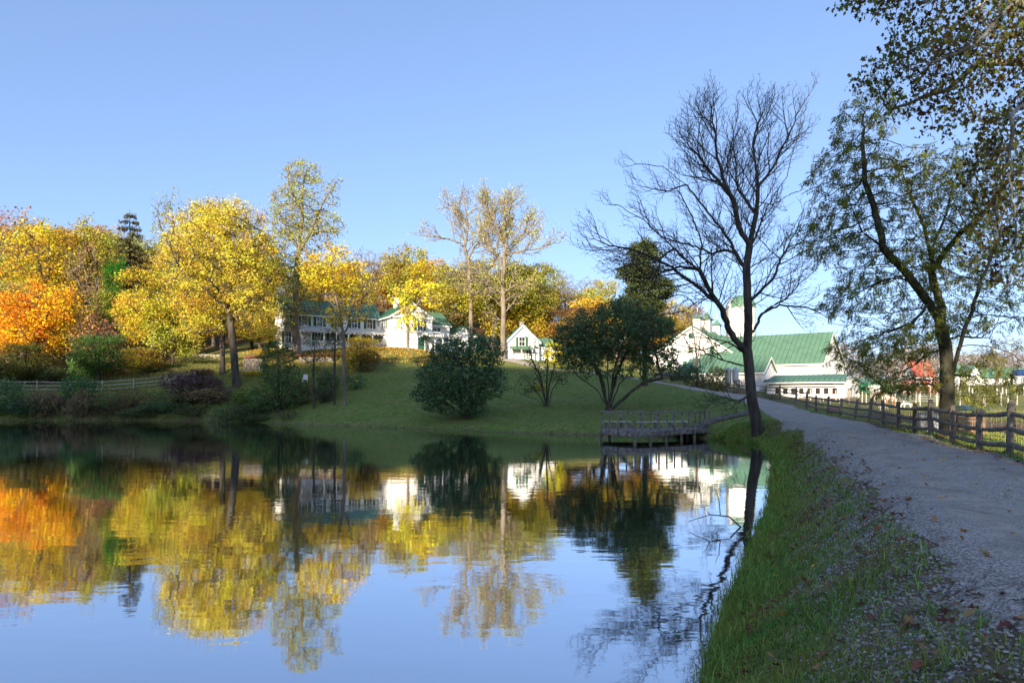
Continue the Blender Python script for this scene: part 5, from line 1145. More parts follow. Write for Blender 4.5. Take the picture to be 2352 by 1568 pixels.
# dark cedar
hero('cedar', 79, [[(1482, 890), (1480, 700), (1478, 556)], [(1480, 660), (1440, 650, -1)], [(1480, 690), (1530, 680, 1)], [(1480, 620), (1505, 610, -1)], [(1480, 740), (1435, 730, 1)]],
    [(1478, 582, 38, 28, 3, 160), (1466, 624, 54, 24, 4, 210), (1496, 664, 60, 26, 4.5, 240), (1466, 704, 62, 28, 4.5, 240), (1490, 750, 60, 26, 4.5, 190), (1480, 560, 18, 12, 2, 30)], 0.34, 3, 0.5, 0.03, 0.28, cloud(50, 0.30, 0.26, 0.13, -0.2, 1, 0), (0.075, 0.10, 0.03), 'dark evergreen rising behind the many-stemmed tree', seed=50, lm=NEEDLE)
# pond side shrubs
def fan(bx, by, tips): return [[(bx, by), (bx+(tips[0][0]-bx)*.4, by+(tips[0][1]-by)*.5), tips[0]]] + [[(bx, by-3), (bx+(t[0]-bx)*.35, by+(t[1]-by)*.55, (t[2] if len(t) > 2 else 0)*.5), t] for t in tips[1:]]
hero('round_shrub', 62, fan(1075, 962, [(1080, 850, 0), (1030, 860, 1.5), (990, 880, 0), (1120, 860, -1), (1150, 850, 1), (1050, 830, -2), (1100, 820, 2), (960, 900, -1)]),
    [(1055, 868, 102, 62, 4.0, 1300), (1035, 808, 58, 36, 3, 420), (1110, 808, 55, 40, 3, 380), (1000, 905, 58, 40, 3, 420), (1128, 872, 40, 48, 2.6, 260), (1060, 930, 70, 30, 2.5, 260), (975, 775, 14, 10, 1, 20)], 0.26, 2.5, 0.34, 0.012, 0.22, cloud(14, 0.19, 0.22, 0.12, 0.2, 1, 0.1), (0.10, 0.18, 0.07), 'dense rounded dark green shrub at the edge of the pond lawn', lm=LEAFG, seed=51, cat='shrub')
hero('many_stemmed_shrub', 66, fan(1255, 942, [(1258, 820, 0), (1228, 850, .6), (1205, 870, -.5), (1275, 830, .5), (1290, 860, -.6), (1215, 800, .4), (1180, 895, 0)]),
    [(1250, 830, 48, 50, 2.2, 260), (1210, 880, 32, 28, 1.6, 80), (1290, 850, 28, 40, 1.6, 110), (1220, 780, 22, 26, 1.4, 50)], 0.26, 2.5, 0.38, 0.011, 0.20, cloud(7, 0.20, 0.2, 0.10), (0.10, 0.13, 0.04), 'small open many-stemmed shrub between the two big dark shrubs', lm=LEAFG, seed=52, cat='shrub')
hero('spreading_shrub', 60, fan(1398, 943, [(1396, 820, 0), (1323, 858, 1), (1359, 830, -1), (1345, 790, 1.6), (1425, 800, -1), (1447, 790, 1.2), (1470, 830, 2)]) + [[(1400, 938), (1433, 917, -.5), (1477, 880, -1), (1521, 869, -1.3), (1570, 862, -1.6), (1600, 866, -1.8)], [(1521, 869, -1.3), (1510, 830, -1), (1500, 790, -.8)], [(1477, 880, -1), (1540, 840, 0), (1560, 810, 0)]],
    [(1400, 762, 112, 62, 4.0, 1200), (1335, 800, 66, 55, 3.4, 560), (1480, 765, 70, 60, 3.4, 560), (1425, 705, 58, 24, 2.6, 170), (1500, 820, 55, 35, 2.6, 260), (1575, 858, 42, 22, 1.8, 130), (1300, 775, 34, 40, 2, 130), (1400, 840, 110, 25, 3, 120), (1530, 800, 30, 40, 2, 70)], 0.26, 2.5, 0.34, 0.012, 0.26, cloud(15, 0.20, 0.23, 0.12, 0.2, 1, 0.1), (0.11, 0.175, 0.065), 'large spreading shrub on many dark stems behind the viewing deck', lm=LEAFG, seed=53, cat='shrub')
hero('bank_shrub', 74, fan(640, 950, [(640, 810, 0), (610, 850, 1), (670, 840, -1), (600, 890, 0), (665, 890, 1)]),
    [(640, 840, 42, 62, 2.8, 520), (625, 910, 52, 36, 2.6, 330), (670, 890, 32, 42, 2.2, 220)], 0.3, 2.5, 0.42, 0.012, 0.15, cloud(14, 0.22, 0.23, 0.12), (0.09, 0.17, 0.04), 'upright leafy green shrub on the bank right of the yellow tree trunk', lm=LEAFG, seed=54, cat='shrub')
hero('twiggy_shrub', 92, fan(1600, 850, [(1600, 760), (1570, 770), (1630, 770), (1585, 720), (1620, 730)]), [(1590, 755, 52, 50, 3, 420), (1555, 770, 30, 30, 2, 100)], 0.34, 3, 0.5, 0.018, 0.14, cloud(3, 0.25, 0.2, 0.1, 0.3, 0.6), (0.30, 0.16, 0.04), 'rusty twiggy shrub in front of the stable gable', bark=TWIG, seed=55, cat='shrub', twigs=1, tl=.6)

# ------------------------------------------------------------------ kinds of tree for the woods, grown once and copied
PROTO = {}
def proto(key, Ht, th, rx, blobs, n, step, leaf, Rb, seed, bark=BARK, twigs=0, lm=None, kill=1.5, crown='crown', stems=1, cat='tree', r0=0.03):
    rng = np.random.default_rng(seed)
    L = [[(0, 0, -0.2), (rng.normal(0, .2), rng.normal(0, .2), th), (rng.normal(0, .4), rng.normal(0, .4), Ht*0.8)]]
    for k in range(stems-1): a = 2*math.pi*k/(stems-1); L.append([(0, 0, 0.05), (rx*.3*math.cos(a), rx*.3*math.sin(a), Ht*.35), (rx*.6*math.cos(a), rx*.6*math.sin(a), Ht*.65)])
    if stems == 1:
        for k in range(5): a = 2.4*k+rng.uniform(0, .8); h = th*(0.9+0.22*k); L.append([(0, 0, h), (rx*.35*math.cos(a), rx*.35*math.sin(a), h+Ht*.08), (rx*.7*math.cos(a), rx*.7*math.sin(a), h+Ht*.17)])
    pos, par = seeds(L, step, rng, 0.3); A = np.concatenate([ellipsoid_pts((bx, by, bz), ex, ex, ez, int(n*wt), rng) for (bx, by, bz, ex, ez, wt) in blobs]); A = A[A[:, 2] > 0.15]
    X, pr = colonize(pos, par, A, step, step*9, step*kill, 60, rng, 0.25)
    if twigs: kids = np.bincount(pr[pr >= 0], minlength=len(X)); X, pr = extra_twigs(X, pr, np.nonzero(kids == 0)[0], twigs, step*2, rng)
    r = radii(pr, r0, Rb); t = tipsof(X, pr, r, r0*1.3); V, Fq = tubes(X, pr, r, ((0.08, 7), (0, 3)))
    tm = mesh_np('trunk', V, Fq, [bark], smooth=True); cm = None
    if leaf: lv, lf, rn = leaf(X, pr, r, t, rng); cm = mesh_np(crown, lv, [lf], [lm or LEAF], rnd=rn)
    PROTO[key] = (tm, cm, X[:, 2].max(), np.percentile(np.abs(X[:, :2]), 98)*2, crown)
def lumps(rng, H0, H1, rx, k):
    out = [(0, 0, (H0+H1)/2, rx*.75, (H1-H0)*.45, .35)]
    for i in range(k):
        a = rng.uniform(0, 6.28); z = rng.uniform(H0+1, H1-1.5); rr = rx*.6*math.sqrt(max(.15, 1-((z-(H0+H1)/2)/((H1-H0)/2))**2)); out.append((rr*math.cos(a), rr*math.sin(a), z, rx*rng.uniform(.3, .45), (H1-H0)*rng.uniform(.10, .18), .65/k))
    return out
_r = np.random.default_rng(5)
proto('oak', 16, 5, 5, lumps(_r, 5, 16.5, 5.2, 9), 900, 0.5, cloud(34, 0.46, 0.27, 0.16), 0.33, 101)
proto('ash', 17, 6, 4.2, lumps(_r, 5, 17.5, 4.4, 10), 800, 0.5, cloud(32, 0.46, 0.26, 0.14), 0.30, 102, bark=BARKL)
proto('round', 13, 4, 4.6, lumps(_r, 3, 13, 4.8, 8), 800, 0.48, cloud(34, 0.44, 0.26, 0.16), 0.27, 103)
proto('open', 17, 6, 4.8, lumps(_r, 6, 17.5, 5, 9), 800, 0.5, cloud(4, 0.42, 0.36, 0.2, 0.3, 0.7), 0.30, 104, bark=BARKL, twigs=1)
proto('bare', 16, 5, 4.8, lumps(_r, 5, 16.5, 5, 8), 800, 0.48, cloud(2, 0.4, 0.24, 0.14, 0.3, 0.35), 0.26, 105, bark=BARKL, twigs=2)
proto('low', 9, 1.5, 4.2, lumps(_r, 0.8, 9, 4.4, 9), 800, 0.42, cloud(32, 0.40, 0.24, 0.14), 0.22, 106)
def blumps(rng, Ht, rx, k): return [(0, 0, Ht*.5, rx*.8, Ht*.48, .5)] + [(rx*.6*math.cos(a), rx*.6*math.sin(a), rng.uniform(.25, .8)*Ht, rx*.42, Ht*.25, .5/k) for a in rng.uniform(0, 6.28, k)]
proto('bush', 3, 1, 1.8, blumps(_r, 3, 1.9, 7), 700, 0.2, cloud(13, 0.15, 0.18, 0.10), 0.07, 111, lm=LEAFG, stems=6, crown='foliage', r0=0.01)
proto('brush', 2.4, 1, 2.0, blumps(_r, 2.3, 2.1, 9), 800, 0.19, cloud(9, 0.13, 0.16, 0.07, -0.3), 0.05, 112, lm=LEAFG, stems=8, crown='foliage', r0=0.009, bark=TWIG, twigs=1)
proto('tangle', 3.2, 1.2, 2.2, blumps(_r, 3, 2.2, 8), 700, 0.21, cloud(3, 0.14, 0.14, 0.07, 0.2, 0.7), 0.06, 113, stems=8, crown='foliage', r0=0.01, bark=TWIG, twigs=2)
def tree_from(key, loc, rz, sx, sz, color, label, cat, group, name):
    tm, cm, h, wd, cn = PROTO[key]; root = empty(name, loc, rz, label, cat, group); root.scale = (sx, sx, sz); link('trunk' if cn == 'crown' else 'stems', tm, root)
    if cm: link(cn, cm, root).color = (*color, 1)
    return root
def put(key, x, ytop, wpx, D, color, label=None, cat='tree', group=None, name='tree', rz=None, sink=0.0, minh=1.0):
    p = Q(x, ytop, D); zb = Hs(p[0], p[1]) - sink; h = max(minh, p[2] - zb); tm, cm, ph, pw, cn = PROTO[key]; wm = wpx / 2.296875 / F * D
    return tree_from(key, (p[0], p[1], zb), random.uniform(0, 6.28) if rz is None else rz, wm/pw, h/ph, color, label, cat, group, name)
GOLD = (0.62, 0.42, 0.04); YEL = (0.66, 0.50, 0.06); PALE = (0.85, 0.66, 0.16); ORG = (0.90, 0.44, 0.03); OLI = (0.36, 0.34, 0.05); YG = (0.50, 0.50, 0.07); GRN = (0.09, 0.19, 0.04); DGR = (0.075, 0.13, 0.045)
BRN = (0.34, 0.20, 0.09); RUS = (0.42, 0.17, 0.08); TAN = (0.52, 0.38, 0.14); PUR = (0.07, 0.035, 0.038); DUN = (0.26, 0.19, 0.09); OGO = (0.44, 0.38, 0.055)
T_ = [
 ('open', 40, 480, 120, 122, RUS, 'rust brown thin tree highest at the far left edge of the woods', 'russet_tree'),
 ('oak', 110, 505, 150, 114, GOLD, 'large golden tree at the left, above the orange maple', 'golden_tree'),
 ('round', 95, 655, 145, 97, ORG, 'bright orange maple low at the left front of the woods', 'orange_maple'),
 ('ash', 12, 690, 90, 99, (0.90, 0.42, 0.03), 'orange tree cut by the left edge of the picture', 'orange_tree'),
 ('oak', 150, 690, 100, 99, GOLD, 'yellow orange tree directly right of the orange maple', 'golden_tree'),
 ('oak', 215, 510, 120, 120, OGO, 'olive gold tree behind and left of the spruce', 'olive_tree'),
 ('open', 200, 565, 80, 108, BRN, 'thin brown tree with pale trunks between golden tree and spruce', 'brown_tree'),
 ('oak', 345, 615, 125, 94, (0.62, 0.50, 0.05), 'drooping olive yellow tree left of the big yellow tree', 'drooping_tree'),
 ('low', 395, 700, 110, 95, YG, 'low yellow green tree touching the left side of the big yellow tree', 'low_tree'),
 ('tangle', 230, 700, 125, 97, (0.45, 0.20, 0.10), 'reddish twiggy thicket tree below the spruce', 'red_twig_tree'),
 ('open', 398, 442, 80, 118, (0.30, 0.32, 0.08), 'spindly tree top standing above and left of the big yellow tree', 'spindly_tree'),
 ('bare', 500, 438, 130, 120, TAN, 'bare twiggy tree top just above the big yellow tree', 'bare_topped_tree'),
 ('low', 228, 770, 110, 92, GRN, 'dark green leafy thicket tree on the left bank', 'green_thicket_tree'),
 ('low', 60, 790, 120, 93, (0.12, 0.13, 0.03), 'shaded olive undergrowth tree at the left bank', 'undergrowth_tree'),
 ('low', 330, 800, 90, 93, (0.45, 0.33, 0.05), 'low golden brown tree right of the dark green thicket', 'low_gold_tree'),
 ('bare', 850, 562, 80, 140, TAN, 'grey bare tree behind the farmhouse, left of the round gold crown', 'grey_bare_tree'),
 ('round', 935, 568, 110, 140, OGO, 'rounded gold green crown directly behind the farmhouse roof', 'round_tree'),
 ('oak', 985, 590, 80, 135, GOLD, 'gold tree behind the right end of the farmhouse', 'gold_tree'),
 ('oak', 1058, 610, 130, 122, (0.52, 0.46, 0.07), 'olive crown beneath the left thinly leaved tree', 'olive_tree'),
 ('oak', 1130, 588, 150, 119, (0.50, 0.44, 0.065), 'olive gold crown around the pale trunk at the centre', 'olive_tree'),
 ('oak', 1210, 598, 120, 122, (0.44, 0.40, 0.06), 'olive crown with a dark top right of the pale trunk', 'olive_tree'),
 ('low', 1035, 715, 100, 122, (0.13, 0.15, 0.05), 'grey green pine like tree right behind the farmhouse wing', 'pine'),
 ('low', 1190, 700, 120, 121, (0.62, 0.48, 0.05), 'yellow green low tree behind the cottage roof', 'low_tree'),
 ('low', 1265, 740, 100, 122, (0.50, 0.30, 0.06), 'brown gold low tree right of the cottage', 'low_tree'),
 ('low', 1350, 690, 120, 128, (0.70, 0.42, 0.06), 'orange gold low tree behind the spreading shrub', 'low_tree'),
 ('low', 1275, 785, 50, 100, (0.85, 0.75, 0.04), 'small vivid yellow bush glowing behind the many-stemmed shrub', 'yellow_bush'),
 ('oak', 1545, 690, 90, 150, (0.50, 0.36, 0.06), 'golden brown tree just left of the stable roof', 'golden_brown_tree'),
 ('ash', 1590, 700, 60, 160, (0.40, 0.22, 0.10), 'brown tree behind the stable cupolas', 'brown_tree'),
 ('round', 1510, 735, 80, 135, (0.66, 0.50, 0.08), 'yellow brown tree left of the stable gable', 'yellow_brown_tree'),
 ('low', 830, 775, 80, 88, (0.42, 0.30, 0.04), 'olive orange bush below the farmhouse porch, right of the slender tree', 'garden_shrub'),
 ('round', 600, 745, 100, 106, OGO, 'shaded olive tree between the yellow tree and the farmhouse', 'olive_tree'),
 ('ash', 735, 640, 80, 127, (0.66, 0.46, 0.05), 'golden tree at the left end of the farmhouse', 'golden_tree'),
 ('bare', 2288, 770, 120, 190, TAN, 'pale bare tree in front of the far green roofed shed', 'pale_bare_tree'),
 ('open', 2125, 795, 60, 215, (0.40, 0.25, 0.12), 'brown tree beside the far red roofed barn', 'brown_tree'),
 ('bare', 2050, 800, 70, 220, TAN, 'faint bare tree left of the far red roofed barn', 'faint_tree'),
]
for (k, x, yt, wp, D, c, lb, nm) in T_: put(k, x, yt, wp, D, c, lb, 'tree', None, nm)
# the filling rows of the wooded hill
cont = np.array([(-150, 500), (0, 508), (60, 506), (130, 518), (200, 518), (300, 528), (360, 545), (450, 552), (600, 575), (700, 588), (830, 590), (940, 596), (1010, 604), (1100, 615), (1230, 616), (1300, 628), (1400, 650), (1460, 680), (1530, 720), (1600, 742)])
def cy(x): return float(np.interp(x, cont[:, 0], cont[:, 1]))
cols = [GOLD, OGO, YG, TAN, BRN, (0.74, 0.48, 0.06), OLI, YEL, (0.58, 0.40, 0.07)]
names = {0: 'golden', 1: 'olive gold', 2: 'yellow green', 3: 'tan', 4: 'brown', 5: 'amber', 6: 'olive', 7: 'yellow', 8: 'orange brown'}
rr_ = random.Random(99); WL = {}
for row, (D, dy, st) in enumerate(((178, 0, 56), (148, 26, 60), (126, 70, 66), (108, 135, 62), (140, 34, 60))):
    x = (-170 if row < 4 else 1180) + rr_.uniform(0, 20)
    while x < (1560, 1560, 1540, 690, 1540)[row]:
        if not (row == 2 and 690 < x < 1000) :
            ci = rr_.choice([0, 1, 2, 3, 4, 5, 6, 1, 7, 8]) if x < 1000 else rr_.choice([1, 1, 0, 2, 8, 4, 3, 5]); c = tuple(min(0.92, v*rr_.uniform(0.8, 1.1)) for v in cols[ci])
            k = rr_.choice(['oak', 'ash', 'round', 'oak', 'open'] + (['bare'] if row < 2 else []))
            where = 'left of the spruce' if x < 270 else 'between the spruce and the farmhouse' if x < 700 else 'above the farmhouse roofs' if x < 1010 else 'behind the cottage' if x < 1280 else 'left of the stable'
            depth = ('on the skyline', 'below the skyline', 'mid hill', 'at hill foot', 'mid slope')[row]
            lb = '%s tree %s, %s' % (names[ci], depth, where); nm_ = put(k, x, cy(x)+dy+rr_.uniform(-6, 22), rr_.uniform(78, 112), D+rr_.uniform(-7, 7), c, lb, 'tree', '%s trees %s %s' % (names[ci], depth, where), 'woodland_tree', minh=6).name; WL.setdefault(lb, []).append((x, nm_))
        x += st*rr_.uniform(.7, 1.15)
for lb, li in WL.items():          # several alike: told apart by their order in the row
    if len(li) > 1:
        for q, (x, nm_) in enumerate(sorted(li)): bpy.data.objects[nm_]["label"] = '%s, %s from the left' % (lb, ('first', 'second', 'third', 'fourth', 'fifth', 'sixth', 'seventh')[min(q, 6)])
# spruce
def spruce(x, ytop, ybase, D, label, color):
    rng = np.random.default_rng(77); p = Q(x, ytop, D); zb = Hs(p[0], p[1]); Ht = p[2]-zb; X = [np.array([0, 0, -.2])]; par = [-1]; k = 26
    for i in range(1, k+1): X.append(np.array([0, 0, Ht*i/k])); par.append(i-1)
    LC = []; LA = []; LB = []
    for i in range(6, k):
        z = Ht*i/k; t = (i-6)/(k-6); L = (1-t)**0.8*5.0*rng.uniform(.85, 1.1)+0.45
        for j in range(6):
            a = rng.uniform(0, 6.28); d = np.array([math.cos(a), math.sin(a), 0]); q = np.array([0, 0, z+rng.uniform(-.2, .2)]); pi = i; m = max(2, int(L/0.45)); Lj = L*rng.uniform(.7, 1.1)
            for s_ in range(1, m+1):
                u = s_/m; w_ = np.array([0, 0, z]) + d*Lj*u + np.array([0, 0, -0.55*Lj*u*(1-0.45*u)*0.8]); X.append(w_); par.append(pi); pi = len(X)-1
                nn = 18; c = w_ + rng.normal(0, .16, (nn, 3)); side = np.array([-d[1], d[0], 0]); sg = rng.choice([-1, 1], nn)[:, None]
                ax = unit(d*.4 + side*sg*(1-u*.6) + np.array([0, 0, -.55]) + rng.normal(0, .2, (nn, 3))); LC.append(c+ax*.18); LA.append(ax*.24); LB.append(unit(np.cross(ax, rng.normal(0, 1, (nn, 3))))*.07)
    X = np.array(X); par = np.array(par); r = radii(par, 0.02, 0.28); V, Fc = quads(np.concatenate(LC), np.concatenate(LA), np.concatenate(LB)); rn = rng.uniform(0, 1, len(Fc)); base = np.array([p[0], p[1], zb])
    return place_tree('spruce', base, X+base, par, r, BARK, (V+base, [Fc], rn), color, label, lm=NEEDLE)
spruce(298, 480, 700, 117, 'dark spruce rising above the golden woods at the left', (0.09, 0.085, 0.04))
put('low', 262, 600, 42, 110, (0.05, 0.19, 0.02), 'vivid green vine covered snag below the spruce', 'tree', None, 'vine_covered_tree')
# bushes on the far bank
B_ = [
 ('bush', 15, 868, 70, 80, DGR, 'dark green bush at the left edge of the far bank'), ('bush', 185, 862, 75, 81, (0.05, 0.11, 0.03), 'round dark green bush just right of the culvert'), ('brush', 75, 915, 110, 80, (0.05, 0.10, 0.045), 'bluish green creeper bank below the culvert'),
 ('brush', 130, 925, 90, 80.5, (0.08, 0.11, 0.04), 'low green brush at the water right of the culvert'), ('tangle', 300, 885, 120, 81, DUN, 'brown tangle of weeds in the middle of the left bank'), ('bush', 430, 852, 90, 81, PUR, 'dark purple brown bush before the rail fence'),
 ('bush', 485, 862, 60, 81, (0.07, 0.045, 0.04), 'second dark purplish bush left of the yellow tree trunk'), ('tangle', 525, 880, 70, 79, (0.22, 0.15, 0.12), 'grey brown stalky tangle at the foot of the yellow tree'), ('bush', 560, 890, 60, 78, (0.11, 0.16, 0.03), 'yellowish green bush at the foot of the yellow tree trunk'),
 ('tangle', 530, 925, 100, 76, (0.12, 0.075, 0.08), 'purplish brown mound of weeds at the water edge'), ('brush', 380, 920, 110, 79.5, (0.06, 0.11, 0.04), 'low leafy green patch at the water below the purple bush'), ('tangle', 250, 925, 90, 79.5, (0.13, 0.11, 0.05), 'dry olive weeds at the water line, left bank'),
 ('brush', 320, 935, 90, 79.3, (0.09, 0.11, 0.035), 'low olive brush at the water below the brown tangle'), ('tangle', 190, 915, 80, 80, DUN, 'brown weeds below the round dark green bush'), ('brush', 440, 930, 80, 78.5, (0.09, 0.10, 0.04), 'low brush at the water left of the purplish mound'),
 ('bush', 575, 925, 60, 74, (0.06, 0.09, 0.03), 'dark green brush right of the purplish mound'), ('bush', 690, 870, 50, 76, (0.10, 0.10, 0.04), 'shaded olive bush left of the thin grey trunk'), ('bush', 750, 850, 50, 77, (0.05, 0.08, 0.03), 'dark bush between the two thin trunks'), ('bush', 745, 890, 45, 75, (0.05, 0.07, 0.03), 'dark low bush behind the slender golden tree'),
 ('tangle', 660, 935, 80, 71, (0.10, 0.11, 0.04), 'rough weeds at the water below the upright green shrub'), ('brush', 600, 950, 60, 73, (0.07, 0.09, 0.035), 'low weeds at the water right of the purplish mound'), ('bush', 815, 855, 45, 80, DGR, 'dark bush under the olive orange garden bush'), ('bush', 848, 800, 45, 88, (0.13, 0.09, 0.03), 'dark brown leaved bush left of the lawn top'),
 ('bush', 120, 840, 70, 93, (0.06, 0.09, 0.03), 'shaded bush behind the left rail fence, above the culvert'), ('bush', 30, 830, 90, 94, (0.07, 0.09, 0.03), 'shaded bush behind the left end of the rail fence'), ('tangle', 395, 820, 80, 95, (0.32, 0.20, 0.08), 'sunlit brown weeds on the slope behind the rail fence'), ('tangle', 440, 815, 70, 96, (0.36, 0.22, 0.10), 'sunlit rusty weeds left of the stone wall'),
 ('bush', 465, 845, 50, 90, PUR, 'deep purple bush below the long tan stone wall'), ('brush', 420, 862, 70, 88, (0.35, 0.36, 0.32), 'silvery pale flowering plants along the slope'), ('brush', 540, 818, 60, 97, (0.20, 0.30, 0.08), 'green flower bed on top of the stone wall'), ('brush', 590, 815, 50, 97, (0.60, 0.25, 0.22), 'pinkish flower bed above the shaded stone terrace'),
 ('brush', 500, 815, 50, 97, (0.80, 0.60, 0.06), 'yellow flowers along the top of the tan stone wall'), ('bush', 610, 800, 40, 100, (0.5, 0.4, 0.05), 'sunlit yellow green bush by the pinkish flower bed'), ('brush', 585, 850, 50, 88, (0.65, 0.5, 0.04), 'yellow flowers at the foot of the shaded terrace'), ('brush', 700, 828, 90, 97, (0.45, 0.20, 0.08), 'rusty ground plants below the left end of the porch'),
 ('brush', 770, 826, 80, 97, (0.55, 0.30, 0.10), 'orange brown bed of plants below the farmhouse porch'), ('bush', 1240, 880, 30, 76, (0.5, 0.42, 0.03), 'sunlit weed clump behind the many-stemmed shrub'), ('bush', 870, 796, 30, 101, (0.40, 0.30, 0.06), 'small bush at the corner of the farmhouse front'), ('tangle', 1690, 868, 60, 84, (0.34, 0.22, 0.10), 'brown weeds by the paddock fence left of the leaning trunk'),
 ('tangle', 1640, 862, 70, 88, (0.26, 0.16, 0.08), 'rusty brush behind the paddock fence below the stable'), ('bush', 1648, 840, 44, 86, (0.22, 0.20, 0.05), 'olive bush in front of the feed bin'), ('bush', 1600, 856, 60, 92, (0.10, 0.12, 0.05), 'dark bush along the road below the stable wall'), ('tangle', 1770, 900, 50, 66, (0.20, 0.20, 0.08), 'weeds by the road fence right of the leaning trunk'),
]
EX = random.Random(31)
for i in range(34):        # more undergrowth: a front row along the water and a back row under the woods
    fr_ = i < 18; x = (10 + i*37 if fr_ else -20 + (i-18)*34) + EX.uniform(-10, 10); D = (EX.uniform(79.5, 83) if x < 500 else EX.uniform(73, 77)) if fr_ else EX.uniform(93, 103)
    k = EX.choice(['bush', 'brush', 'tangle', 'brush']); c = EX.choice([DGR, GRN, DUN, (0.14, 0.14, 0.05), (0.10, 0.13, 0.035)]); kind_ = {'bush': 'leafy bush', 'brush': 'leafy growth', 'tangle': 'twiggy weeds'}[k]
    tone = {DGR: 'dark green', GRN: 'fresh green', DUN: 'brown', (0.14, 0.14, 0.05): 'olive', (0.10, 0.13, 0.035): 'dull green'}[c]
    ln = ('left of the culvert', 'near the culvert', 'below the rail fence', 'by the purple bush', 'by the yellow tree trunk', 'right of the yellow tree trunk')[min(5, max(0, int((x-20)/110)))]
    B_.append((k, x, EX.uniform(885, 930) if fr_ else EX.uniform(800, 845), EX.uniform(55, 95), D, c, '%s %s %s, %s' % (tone, kind_, 'at the water edge' if fr_ else 'under the woods', ln)))
_sl = {}
for q in B_: _sl[q[6]] = _sl.get(q[6], 0) + 1
_ct = {}
for i, q in enumerate(B_):
    if _sl[q[6]] > 1: _ct[q[6]] = _ct.get(q[6], 0) + 1; B_[i] = q[:6] + (q[6] + (' (left)' if _ct[q[6]] == 1 else ' (right)' if _ct[q[6]] == 2 else ' (farthest right)'),)
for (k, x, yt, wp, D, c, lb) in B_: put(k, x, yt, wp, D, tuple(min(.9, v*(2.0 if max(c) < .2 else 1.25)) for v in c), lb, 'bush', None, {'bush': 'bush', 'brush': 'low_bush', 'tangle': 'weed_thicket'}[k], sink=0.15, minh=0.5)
# unseen tree behind the camera, added to keep the right-hand crowns in shade
ph, pw = PROTO['open'][2], PROTO['open'][3]; tree_from('open', (0.5, -14, Hs(0.5, -14)), 1.1, 10/pw, 28/ph, OLI, 'tall thin tree beside the road behind the viewpoint', 'tree', None, 'added_shade_tree')
# far woods beyond the pastures, haze painted into their pale greyed colour
def far_woods():
    rng = np.random.default_rng(8); n = 70000; x = rng.uniform(120, 620, n); D = rng.uniform(380, 430, n); top = 13 + 6*np.abs(np.sin(x/23.0)) + 4*np.sin(x/7.3); z = H(np.clip(x, 0, 320), np.full(n, 400.)) + rng.uniform(0, 1, n)**0.7 * top
    C = np.stack([x, D, z], 1); a = unit(rng.normal(0, 1, (n, 3))); b = unit(np.cross(a, rng.normal(0, 1, (n, 3)))); V, Fc = quads(C, a*0.6, b*0.4)
    o_ = link('distant_woods', mesh_np('distant_woods', V, [Fc], [LEAF], rnd=rng.uniform(0, 1, n))); o_.color = (0.34, 0.30, 0.28, 1); tag(o_, 'hazy line of bare woods along the far right horizon', 'woods', None, 'stuff')
far_woods()
# ------------------------------------------------------------------ grass, stones, fallen leaves
def blades(name, x, y, h, wd, rng, label, color, lean=0.35, cat='grass'):
    n = len(x); z = H(x, y); B = np.stack([x, y, z - 0.01], 1); a = rng.uniform(0, 2*np.pi, n); d = np.stack([np.cos(a), np.sin(a), np.zeros(n)], 1); s = np.stack([-d[:, 1], d[:, 0], np.zeros(n)], 1) * (wd/2)[:, None]
    ln = (rng.uniform(0.1, 1.0, n) * lean)[:, None]; hh = h[:, None]; up = np.array([0, 0, 1.])
    M1 = B + d*hh*ln*0.35 + up*hh*0.55; T = B + d*hh*ln*1.1 + up*hh*(1-0.35*ln)
    V = np.stack([B-s, B+s, M1+s*0.75, M1-s*0.75, T], 1).reshape(-1, 3); o_ = np.arange(n)[:, None]*5
    q = o_ + np.array([[0, 1, 2, 3]]); t = o_ + np.array([[3, 2, 4]]); rn = rng.uniform(0, 1, n)
    ob = link(name, mesh_np(name, V, [q, t], [GRASS], rnd=np.concatenate([rn, rn]))); ob.color = (*color, 1); return tag(ob, label, cat, None, 'stuff')
def scatter(n, x0, x1, y0, y1, rng, dens):
    x = rng.uniform(x0, x1, n); y = rng.uniform(y0, y1, n); k = rng.uniform(0, 1, n) < dens(x, y); return x[k], y[k]
rng = np.random.default_rng(17)
def view(x, y, m=0.06): return (y > 1.2) & (np.abs(x) < y * (0.75 + m) + 0.6)
# bank near the camera: density falls with distance
def dbank(x, y):
    pd = pond_dist(x, y); rd = road_dist(x, y); clump = 0.55 + 0.45*wob(x, y, 0.7, 1) + 0.3*wob(x, y, 0.27, 7)
    verge = np.exp(-((rd-2.0)/0.35)**2)
    base = sst((pd+0.02)/0.12) * np.where(rd > 3.6, 1.0, np.clip((rd-1.75)/1.8, 0, 1)**1.05) * (0.35+clump)
    return view(x, y) * np.clip(1.25*base + 0.12*(rd > 1.8)*(clump > .5), 0, 1) * np.clip(7.5/np.maximum(y, 1), 0.12, 1)**0.8 * (rd > 1.7)
x, y = scatter(2600000, -1, 18, 2.2, 46, rng, dbank); pd = pond_dist(x, y)
tall = 1 + 1.4*np.exp(-(pd/0.4)**2); h = rng.uniform(0.02, 0.065, len(x)) * (1 + 1.3*(rng.uniform(0, 1, len(x)) > .93)) * tall * (1 + 0.9*wob(x, y, 0.9, 3).clip(0)) * (1 + np.clip(y/60, 0, .6)); wd = rng.uniform(0.0035, 0.008, len(x)) * (1+y/9)
blades('bank_grass', x, y, h, wd, rng, 'rough green grass on the pond bank in the foreground', (0.27, 0.36, 0.08), 1.1)
x, y = scatter(420000, -1, 16, 2.2, 30, rng, lambda x, y: dbank(x, y) * (wob(x, y, 0.5, 5) > 0.1)); blades('dry_grass', x, y, rng.uniform(0.02, 0.09, len(x)), rng.uniform(0.003, 0.006, len(x)) * (1+y/9), rng, 'dead straw coloured grass mixed into the bank', (0.42, 0.34, 0.17), 1.6)
